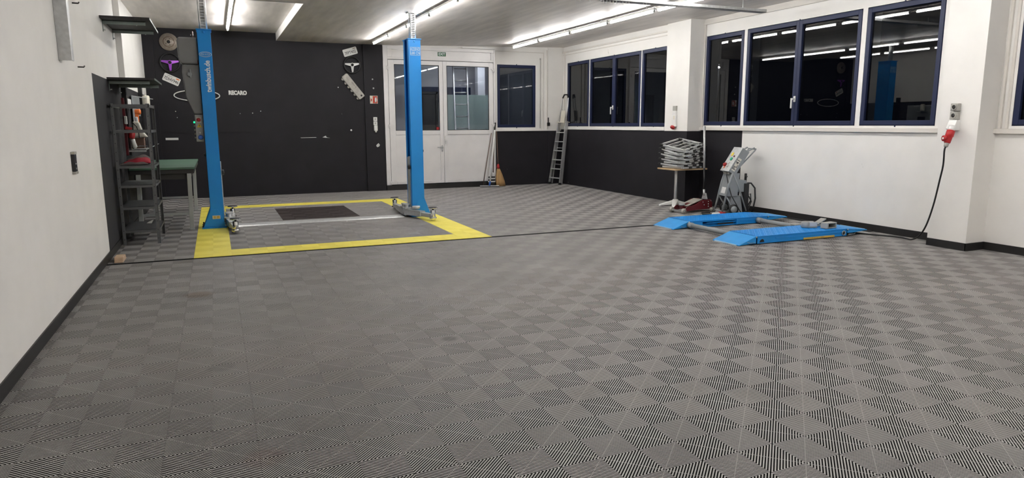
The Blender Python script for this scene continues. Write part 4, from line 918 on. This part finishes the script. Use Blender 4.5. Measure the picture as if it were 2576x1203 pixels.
# ================================================================ FAR WALL DECORATION
yw = YF-.006
def W3(x, z, d=0): return (x, yw-d, z)
c = (-.59, yw, 3.07); t = thing('brake_disc', 'worn beige brake disc hung high on the black far wall', 'brake disc', c)
m = MB(); m.lathe([(.0, .0), (.165, .0), (.165, .022), (.09, .022), (.085, .04), (.03, .042), (0, .042)], c, (0, -1, 0), 40); m.build('disc', M['disc'], t)
m = MB(); m.cyl((c[0], yw-.040, c[2]), (c[0], yw-.044, c[2]), .032, 20)
for i in range(5): a = 2*math.pi*i/5; m.cyl((c[0]+.058*math.cos(a), yw-.040, c[2]+.058*math.sin(a)), (c[0]+.058*math.cos(a), yw-.0435, c[2]+.058*math.sin(a)), .008, 10)
m.build('bore', M['black'], t)
m = MB(); m.ring((c[0], yw-.022, c[2]), (0, 1, 0), .098, .004, 36, 6); m.build('rust_ring', M['cardboard'], t)
def wheel(c, mt, label, tilt, r=.172):
    t = thing('steering_wheel', label, 'steering wheel', c); c = Vector(c); d = Vector((0, -.06, 0))
    m = MB(); m.ring(c+d*.6, (0, 1, 0), r, .016, 48, 12); m.build('rim', M['black'], t)
    m = MB(); hub = c+d
    m.cyl(hub+Vector((0, .008, 0)), hub-Vector((0, .006, 0)), .042, 24)
    for a in (180+tilt, tilt, 270+tilt):
        v = Vector((math.cos(R(a)), 0, math.sin(R(a)))); s = Vector((-v.z, 0, v.x))
        if abs(a-270-tilt) > 1: v2 = (v+Vector((0, 0, .16))).normalized()
        else: v2 = v
        m.bar(hub+v*.01, c+d*.6+v2*(r-.004), .07, .005, up=(0, 1, 0), w2=.028)
    sp = m.build('spokes', mt, t, .002)
    m = MB(); m.cyl(hub-Vector((0, .006, 0)), hub-Vector((0, .016, 0)), .030, 24); m.cyl(c, hub, .028, 16); m.build('hub', M['black_gloss'], sp)
wheel((-.595, yw, 2.68), M['purple'], 'black steering wheel with purple spokes on the far wall', 0)
wheel((2.93, yw, 2.735), M['alu_white'], 'black steering wheel with silver spokes on the far wall', 2, .168)
def plate(c, ang, w, h, txt, top, label):
    t = thing('licence_plate', label, 'licence plate', (c[0], yw, c[1]-h/2)); r = Vector((math.cos(R(ang)), 0, math.sin(R(ang)))); u = Vector((-r.z, 0, r.x)); C0 = Vector((c[0], yw, c[1])); P = []
    for sx, sz, a0 in ((1, 1, 0), (-1, 1, 90), (-1, -1, 180), (1, -1, 270)):
        for q in range(4): an = R(a0+30*q); P.append(C0+r*(sx*(w/2-.02)+.02*math.cos(an))+u*(sz*(h/2-.02)+.02*math.sin(an)))
    m = MB(); m.prism(P, (0, 0, 0), (0, -.006, 0)); m.build('plate', M['white'], t, .001)
    text('plate_number', txt, h*.56, M['ink'], t, C0-u*h*.10+Vector((0, -.0065, 0)), r, u, bold=.0008, sx=.80)
    if top: text('plate_heading', top, h*.2, M['ink'], t, C0+u*h*.33-r*w*.18+Vector((0, -.0065, 0)), r, u, sx=.9)
    m = MB(); q = C0+r*w*.33+u*h*.32; m.bar(q-r*.03+Vector((0, -.0065, 0)), q+r*.03+Vector((0, -.0065, 0)), .022, .001, up=(0, 1, 0)); m.build('validation_sticker', M['orange' if ang < 0 else 'disc'], t)
plate((-.595, 2.357), -25, .305, .150, '7DHV946', 'California', 'white licence plate 7DHV946 tilted down to the right on the far wall')
plate((2.905, 3.012), 17, .305, .152, '7FPT432', None, 'white licence plate 7FPT432 tilted up above the silver-spoked steering wheel')
# valve cover
t = thing('valve_cover', 'cast aluminium engine valve cover hung diagonally on the far wall', 'engine part', (2.92, yw, 2.0)); r = Vector((.545, 0, -.70)).normalized(); u = Vector((-r.z, 0, r.x)); c0 = Vector((2.935, yw, 2.28)); Lh, Wh = .305, .075
m = MB(); P = [(-Lh, -Wh*.8), (-Lh*.93, -Wh), (Lh*.96, -Wh), (Lh, -Wh*.5), (Lh, Wh*.8), (Lh*.94, Wh), (-Lh*.93, Wh), (-Lh, Wh*.7)]
m.prism([c0+r*a+u*b for a, b in P], (0, 0, 0), (0, -.06, 0)); vc = m.build('cover', M['cast'], t, .012)
m = MB()
for i in range(6): a = -Lh*.82+i*Lh*.33; m.cyl(c0+r*a-u*(Wh+.005), c0+r*a-u*(Wh+.005)+Vector((0, -.035, 0)), .028, 16)
m.build('bolt_lug', M['cast'], vc, .003)
m = MB()
for b in (-.045, -.015, .015, .045): m.bar(c0+r*(-Lh*.8)+u*b+Vector((0, -.06, 0)), c0+r*Lh*.7+u*b+Vector((0, -.06, 0)), .008, .008, up=(0, 1, 0))
m.build('ribs', M['cast'], vc)
m = MB(); m.cyl(c0+r*Lh*.82+u*.015+Vector((0, -.058, 0)), c0+r*Lh*.82+u*.015+Vector((0, -.063, 0)), .020, 18); m.build('filler_hole', M['black'], vc)
text('cast_lettering', 'DOHC 16', .035, M['ink'], vc, c0+u*.03-r*.02+Vector((0, -.0655, 0)), r, u)
tl = text('lettering_sign', 'RECARO', .108, M['paper'], None, (.60, yw-.002, 2.113), (1, 0, 0), (0, 0, 1), extrude=.003, bold=.007, sx=.82)
tag(tl, 'white cut-out lettering on the black far wall right of the left post', 'lettering')
m = MB(); m.ring((-.16, yw-.02, 2.05), (0, 1, 0), 1, .011, 60, 8, sx=.415, sy=.105, u=(1, 0, 0)); tag(m.build('oval_ring', M['white']), 'white oval ring on the far wall, mostly hidden by the left post', 'ring')
m = MB(); m.box(-.79, -.56, yw-.004, yw+.002, 1.178, 1.222); tag(m.build('plaster_patch', M['paper'], bevel=.004), 'white filler strip on the black far wall above the workbench', 'filler strip')
# fire sign, sockets, knobs on the pier of the far wall
yp = YF-.05
t = thing('fire_sign', 'red and white fire extinguisher sign on the black pier by the door', 'sign', (3.37, yp, 1.92))
m = MB(); m.box(3.285, 3.455, yp-.005, yp, 1.92, 2.09); m.build('sign_plate', M['cream'], t, .002)
m = MB(); m.box(3.345, 3.447, yp-.0065, yp-.004, 1.928, 2.082); f1 = m.build('red_field', M['fire_red'], t)
m = MB(); m.lathe([(.018, 0), (.018, .07), (.010, .085), (.006, .10), (0, .10)], (3.405, yp-.007, 1.95), (0, 0, 1), 12); m.bar((3.405, yp-.007, 2.05), (3.43, yp-.007, 2.055), .008, .006); m.tube([(3.41, yp-.007, 2.05), (3.435, yp-.007, 2.02), (3.435, yp-.007, 1.97)], .004, 6); m.build('extinguisher_mark', M['print'], f1)
m = MB(); m.prism([(3.30, yp-.0055, 1.955), (3.335, yp-.0055, 2.0), (3.30, yp-.0055, 2.045)], (0, 0, 0), (0, -.001, 0)); m.build('arrow_mark', M['fire_red'], t)
def socket_box(nm, org, faces, label):
    t = thing(nm, label, 'wall socket', org); return t
t = thing('wall_socket', 'grey switch and socket stack with white plug on the black far pier', 'wall socket', (3.38, yp, 1.30))
for z in (1.545, 1.455):
    m = MB(); m.box(3.338, 3.422, yp-.035, yp, z, z+.082); b = m.build('socket_box', M['white'], t, .004)
    m = MB(); m.box(3.36, 3.40, yp-.037, yp-.034, z+.02, z+.062); m.build('socket_face', M['grey_plastic'], b)
m = MB(); m.box(3.345, 3.42, yp-.06, yp, 1.33, 1.45); m.cyl((3.385, yp-.03, 1.335), (3.385, yp-.03, 1.295), .022, 14); m.build('plug', M['white'], t, .006)
for x, z, nm in ((3.355, 2.44, 'upper of two small round fixings on the black far pier'), (3.37, 2.25, 'lower of two small round fixings on the black far pier')):
    m = MB(); m.lathe([(.018, 0), (.018, .012), (.010, .018), (0, .018)], (x, yp, z), (0, -1, 0), 16); tag(m.build('wall_fixing', M['galv']), nm, 'fixing')
m = MB(); m.prism([(3.40, yp, 1.03), (3.44, yp, 1.06), (3.47, yp, 1.02), (3.45, yp, .985), (3.41, yp, .97), (3.385, yp, 1.0)], (0, 0, 0), (0, -.002, 0)); tag(m.build('wall_chip', M['alu_white']), 'chipped pale patch on the black far pier', 'patch')
for k, (x, z, r) in enumerate(((2.86, 1.345, .022), (-.19, 3.22, .008), (.86, 1.71, .012), (.62, 1.70, .008), (1.02, 1.75, .01), (-.55, 1.62, .008), (-.57, 1.74, .009), (2.62, 2.26, .012))):
    m = MB(); m.lathe([(r, 0), (r, .003), (r*.6, .006), (0, .006)], (x, yw, z), (0, -1, 0), 12); tag(m.build('filled_screw_hole', M['alu_white']), None, 'screw hole', 'pale filled screw holes on the black far wall')['label'] = 'small pale filled screw hole on the black far wall'
t = thing('exit_sign', 'small dark green exit sign above the double door', 'exit sign', (4.955, YF-.02, 2.985))
m = MB(); m.box(4.86, 5.05, YF-.026, YF-.018, 2.985, 3.075); m.build('sign_plate', M['exit_green'], t, .002)
text('sign_text', 'EXIT', .080, M['print'], t, (4.955, YF-.0265, 3.03), (1, 0, 0), (0, 0, 1), bold=.001, sx=.95)
# window opening rod by the single window
m = MB(); m.tube([(7.42, YF-.03, 1.36), (7.42, YF-.03, 3.0)], .007, 8); m.lathe([(.014, 0), (.014, .03), (0, .03)], (7.42, YF-.03, 2.99), (0, 0, 1), 10); tag(m.build('vent_rod', M['grey_plastic']), 'thin vertical vent rod right of the single far window', 'rod')
m = MB(); m.box(7.605, 7.675, YF-.06, YF-.02, 1.42, 1.50); m.box(7.63, 7.655, YF-.035, YF-.02, 1.50, 1.62); tag(m.build('wall_switch', M['black_gloss'], bevel=.004), 'small dark switch on the white wall left of the ladder', 'switch')
# ================================================================ RIGHT WALL FITTINGS
t = thing('wall_socket', 'white socket stack with red power outlet on the far pier', 'wall socket', (8.0, 7.6, 1.35))
m = MB(); m.box(7.965, 8.0, 7.555, 7.655, 1.70, 1.79); b = m.build('socket_box', M['grey_plastic'], t, .004)
m = MB(); m.box(7.96, 8.0, 7.55, 7.66, 1.62, 1.70); m.build('switch_box', M['white'], t, .004)
m = MB(); m.box(7.955, 8.0, 7.545, 7.665, 1.41, 1.62); b = m.build('outlet_body', M['white'], t, .006)
m = MB(); m.box(7.951, 7.956, 7.565, 7.61, 1.54, 1.61); m.build('outlet_window', M['cream'], b)
m = MB(); m.lathe([(.036, 0), (.045, .012), (.045, .04), (.03, .05), (0, .05)], (7.955, 7.605, 1.415), (-.6, 0, -.8), 20); m.build('red_outlet', M['red'], b)
t = thing('wall_socket', 'grey double socket above a red plug on the near pier', 'wall socket', (8.0, 2.34, 1.45))
for z in (1.60, 1.505):
    m = MB(); m.box(7.945, 8.0, 2.245, 2.335, z, z+.088); b = m.build('socket_box', M['grey_plastic'], t, .006)
    m = MB(); m.lathe([(.034, 0), (.036, .006), (.030, .012), (.024, .012), (.024, .002), (0, .002)], (7.945, 2.29, z+.044), (-1, 0, 0), 22); s = m.build('socket_rim', M['grey_plastic'], b)
    m = MB(); m.cyl((7.944, 2.29, z+.044), (7.941, 2.29, z+.044), .023, 18); m.build('socket_well', M['dark_steel'], s)
m = MB(); m.prism([(8.0, 2.235, 1.50), (7.94, 2.235, 1.50), (7.89, 2.235, 1.40), (7.93, 2.235, 1.38), (8.0, 2.235, 1.38)], (0, 0, 0), (0, .10, 0)); m.build('outlet_housing', M['white'], t, .008)
t = thing('power_cable', 'black power cable hanging from a red plug down to the floor', 'power cable', (7.86, 2.36, 0))
m = MB(); ax = Vector((.35, 0, 1)).normalized(); p0 = Vector((7.845, 2.265, 1.235)); m.lathe([(.026, 0), (.034, .01), (.038, .08), (.044, .085), (.044, .15), (.03, .155), (0, .155)], p0, ax, 20); pb = m.build('plug_body', M['red'], t)
m = MB(); m.lathe([(.036, 0), (.038, .02), (.036, .06), (0, .06)], p0+ax*.15, ax, 20); m.build('plug_collar', M['white'], t)
m = MB(); m.lathe([(.028, 0), (.034, .01), (.034, .03), (0, .032)], p0+ax*.06+Vector((-.03, .012, 0)), (-1, .35, 0), 18); k = m.build('phase_knob', M['red'], pb)
m = MB(); m.lathe([(.012, 0), (.012, .006), (0, .007)], p0+ax*.06+Vector((-.06, .022, 0)), (-1, .35, 0), 12); m.build('knob_cap', M['white'], k)
m = MB(); m.lathe([(.014, -.045), (.022, -.04), (.026, 0), (0, 0.001)], p0, ax, 16); m.build('cable_gland', M['grey_plastic'], t)
m = MB(); e = p0-ax*.04
cp = [e, e-ax*.05, (7.855, 2.29, .98), (7.885, 2.335, .80), (7.905, 2.395, .50), (7.92, 2.47, .25), (7.95, 2.57, .10), (8.03, 2.72, .03), (8.13, 2.86, .0125), (8.14, 3.0, .012), (8.02, 3.25, .012), (7.95, 3.42, .012), (7.93, 3.60, .012)]
def smooth(P, n=6):
    P = [Vector(p) for p in P]; out = []
    for i in range(len(P)-1):
        a, b, c, d = P[max(i-1, 0)], P[i], P[i+1], P[min(i+2, len(P)-1)]
        for k in range(n):
            t_ = k/n; out.append(.5*((2*b)+(c-a)*t_+(2*a-5*b+4*c-d)*t_**2+(3*b-a-3*c+d)*t_**3))
    return out+[P[-1]]
m.tube(smooth(cp), .0095, 10); m.build('cable', M['black'], t)
# cable tray on the ceiling and ties hanging from it
t = thing('cable_tray', 'grey steel cable tray across the ceiling with cable ties hanging from it', 'cable tray', (5.7, 5.26, 3.1))
m = MB(); m.box(5.0, 7.80, 5.20, 5.32, 3.100, 3.104); m.box(5.0, 7.80, 5.20, 5.204, 3.100, 3.143); m.box(5.0, 7.80, 5.316, 5.32, 3.100, 3.143); m.build('tray', M['galv'], t)
m = MB(); m.box(3.5, 5.13, 5.20, 5.30, 3.108, 3.116); m.box(3.5, 5.13, 5.20, 5.204, 3.116, 3.138); m.box(3.5, 5.13, 5.296, 5.30, 3.116, 3.138); m.build('upper_tray', M['galv'], t)
for x in (3.6, 5.3, 7.4):
    m = MB(); m.cyl((x, 5.26, 3.104), (x, 5.26, zc0 if x < 3.5 else zc0+(x-3.5)/5.2*.13), .006, 8); m.build('hanger', M['galv'], t)
for i in range(26):
    x = 3.9+i*.068 if i < 15 else 5.0+(i-15)*.05
    if i in (2, 3, 5): x -= .05
    if i > 23: x += .18
    y = 5.21; z1 = 3.109 if i < 15 else 3.101; d = .035+.02*random.random()
    m = MB(); m.tube([(x, y, z1), (x+.004, y-.004, z1-d*.6), (x+random.uniform(-.012, .012), y-.006, z1-d)], .0035, 6); m.build('cable_tie', M['white'], t)
# lobby objects behind the door glass
t = thing('lobby_ladder', 'aluminium ladder standing behind the right door pane', 'ladder', (5.57, 12.72, 0))
for x in (5.405, 5.745):
    m = MB(); m.bar((x, 12.62, 0), (x, 12.80, 2.95), .03, .055, up=(0, 1, 0)); m.build('stile', M['alu'], t, .002)
for i in range(10):
    z = .25+i*.28; y = 12.62+.18*z/2.95; m = MB(); m.cyl((5.41, y, z), (5.74, y, z), .016, 12); m.build('rung', M['alu'], t)
m = MB(); m.box(5.262, 6.62, 12.98, 12.986, .0, 2.17); tag(m.build('plastic_sheet', M['frost']), 'milky plastic sheet behind the ladder in the lobby', 'plastic sheet')
t = thing('street_lamp', 'distant lit street lamp seen as a dot through the narrow near window', 'street lamp', (16.0, 19.2, -3))
m = MB(); p = Vector((.11306, -3.0693, 1.47608)); 
dv = Vector((8.35, 6.884, 2.4375))-p; q = p+dv*2.4
t.location = (q.x, q.y, -3); ORG[t.name] = Vector((q.x, q.y, -3))
dn = dv.normalized(); lp = q-dn*.25
m = MB(); m.tube([(q.x, q.y, -3), (q.x, q.y, q.z+.25)], .05, 10); m.bar((q.x, q.y, q.z+.2), (lp.x, lp.y, lp.z+.12), .08, .05); m.build('pole', M['dark_steel'], t)
m = MB(); m.lathe([(.0, -.03), (.04, -.02), (.055, 0), (.04, .03), (0, .05)], lp, (0, 0, 1), 14); m.build('lamp_head', M['street'], t)

def scuff(name, pts, nm, cat, mt='alu_white'):
    m = MB(); m.prism([(x, yw, z) for x, z in pts], (0, 0, 0), (0, -.002, 0)); tag(m.build(name, M[mt]), nm, cat)
scuff('wall_scuff', [(1.78, 1.20), (2.10, 1.205), (2.12, 1.195), (1.80, 1.19)], 'thin pale scratch low on the middle of the black far wall', 'scratch')
scuff('wall_scuff', [(2.24, 1.20), (2.31, 1.235), (2.33, 1.20), (2.40, 1.185), (2.30, 1.19)], 'pale chipped scratch on the black far wall under the valve cover', 'scratch')
t = thing('cable_ends', 'short black cable ends high on the white left wall above the upper wall shelf', 'cable ends', (XL, 8.5, 3.1))
for k, (y, z0, z1) in enumerate(((8.30, 3.06, 3.28), (8.36, 2.98, 3.28), (8.44, 3.02, 3.22))):
    m = MB(); m.tube([(XL+.006, y, z1), (XL+.01, y+.02, z0)], .007, 8); m.build('cable_end', M['black'], t)
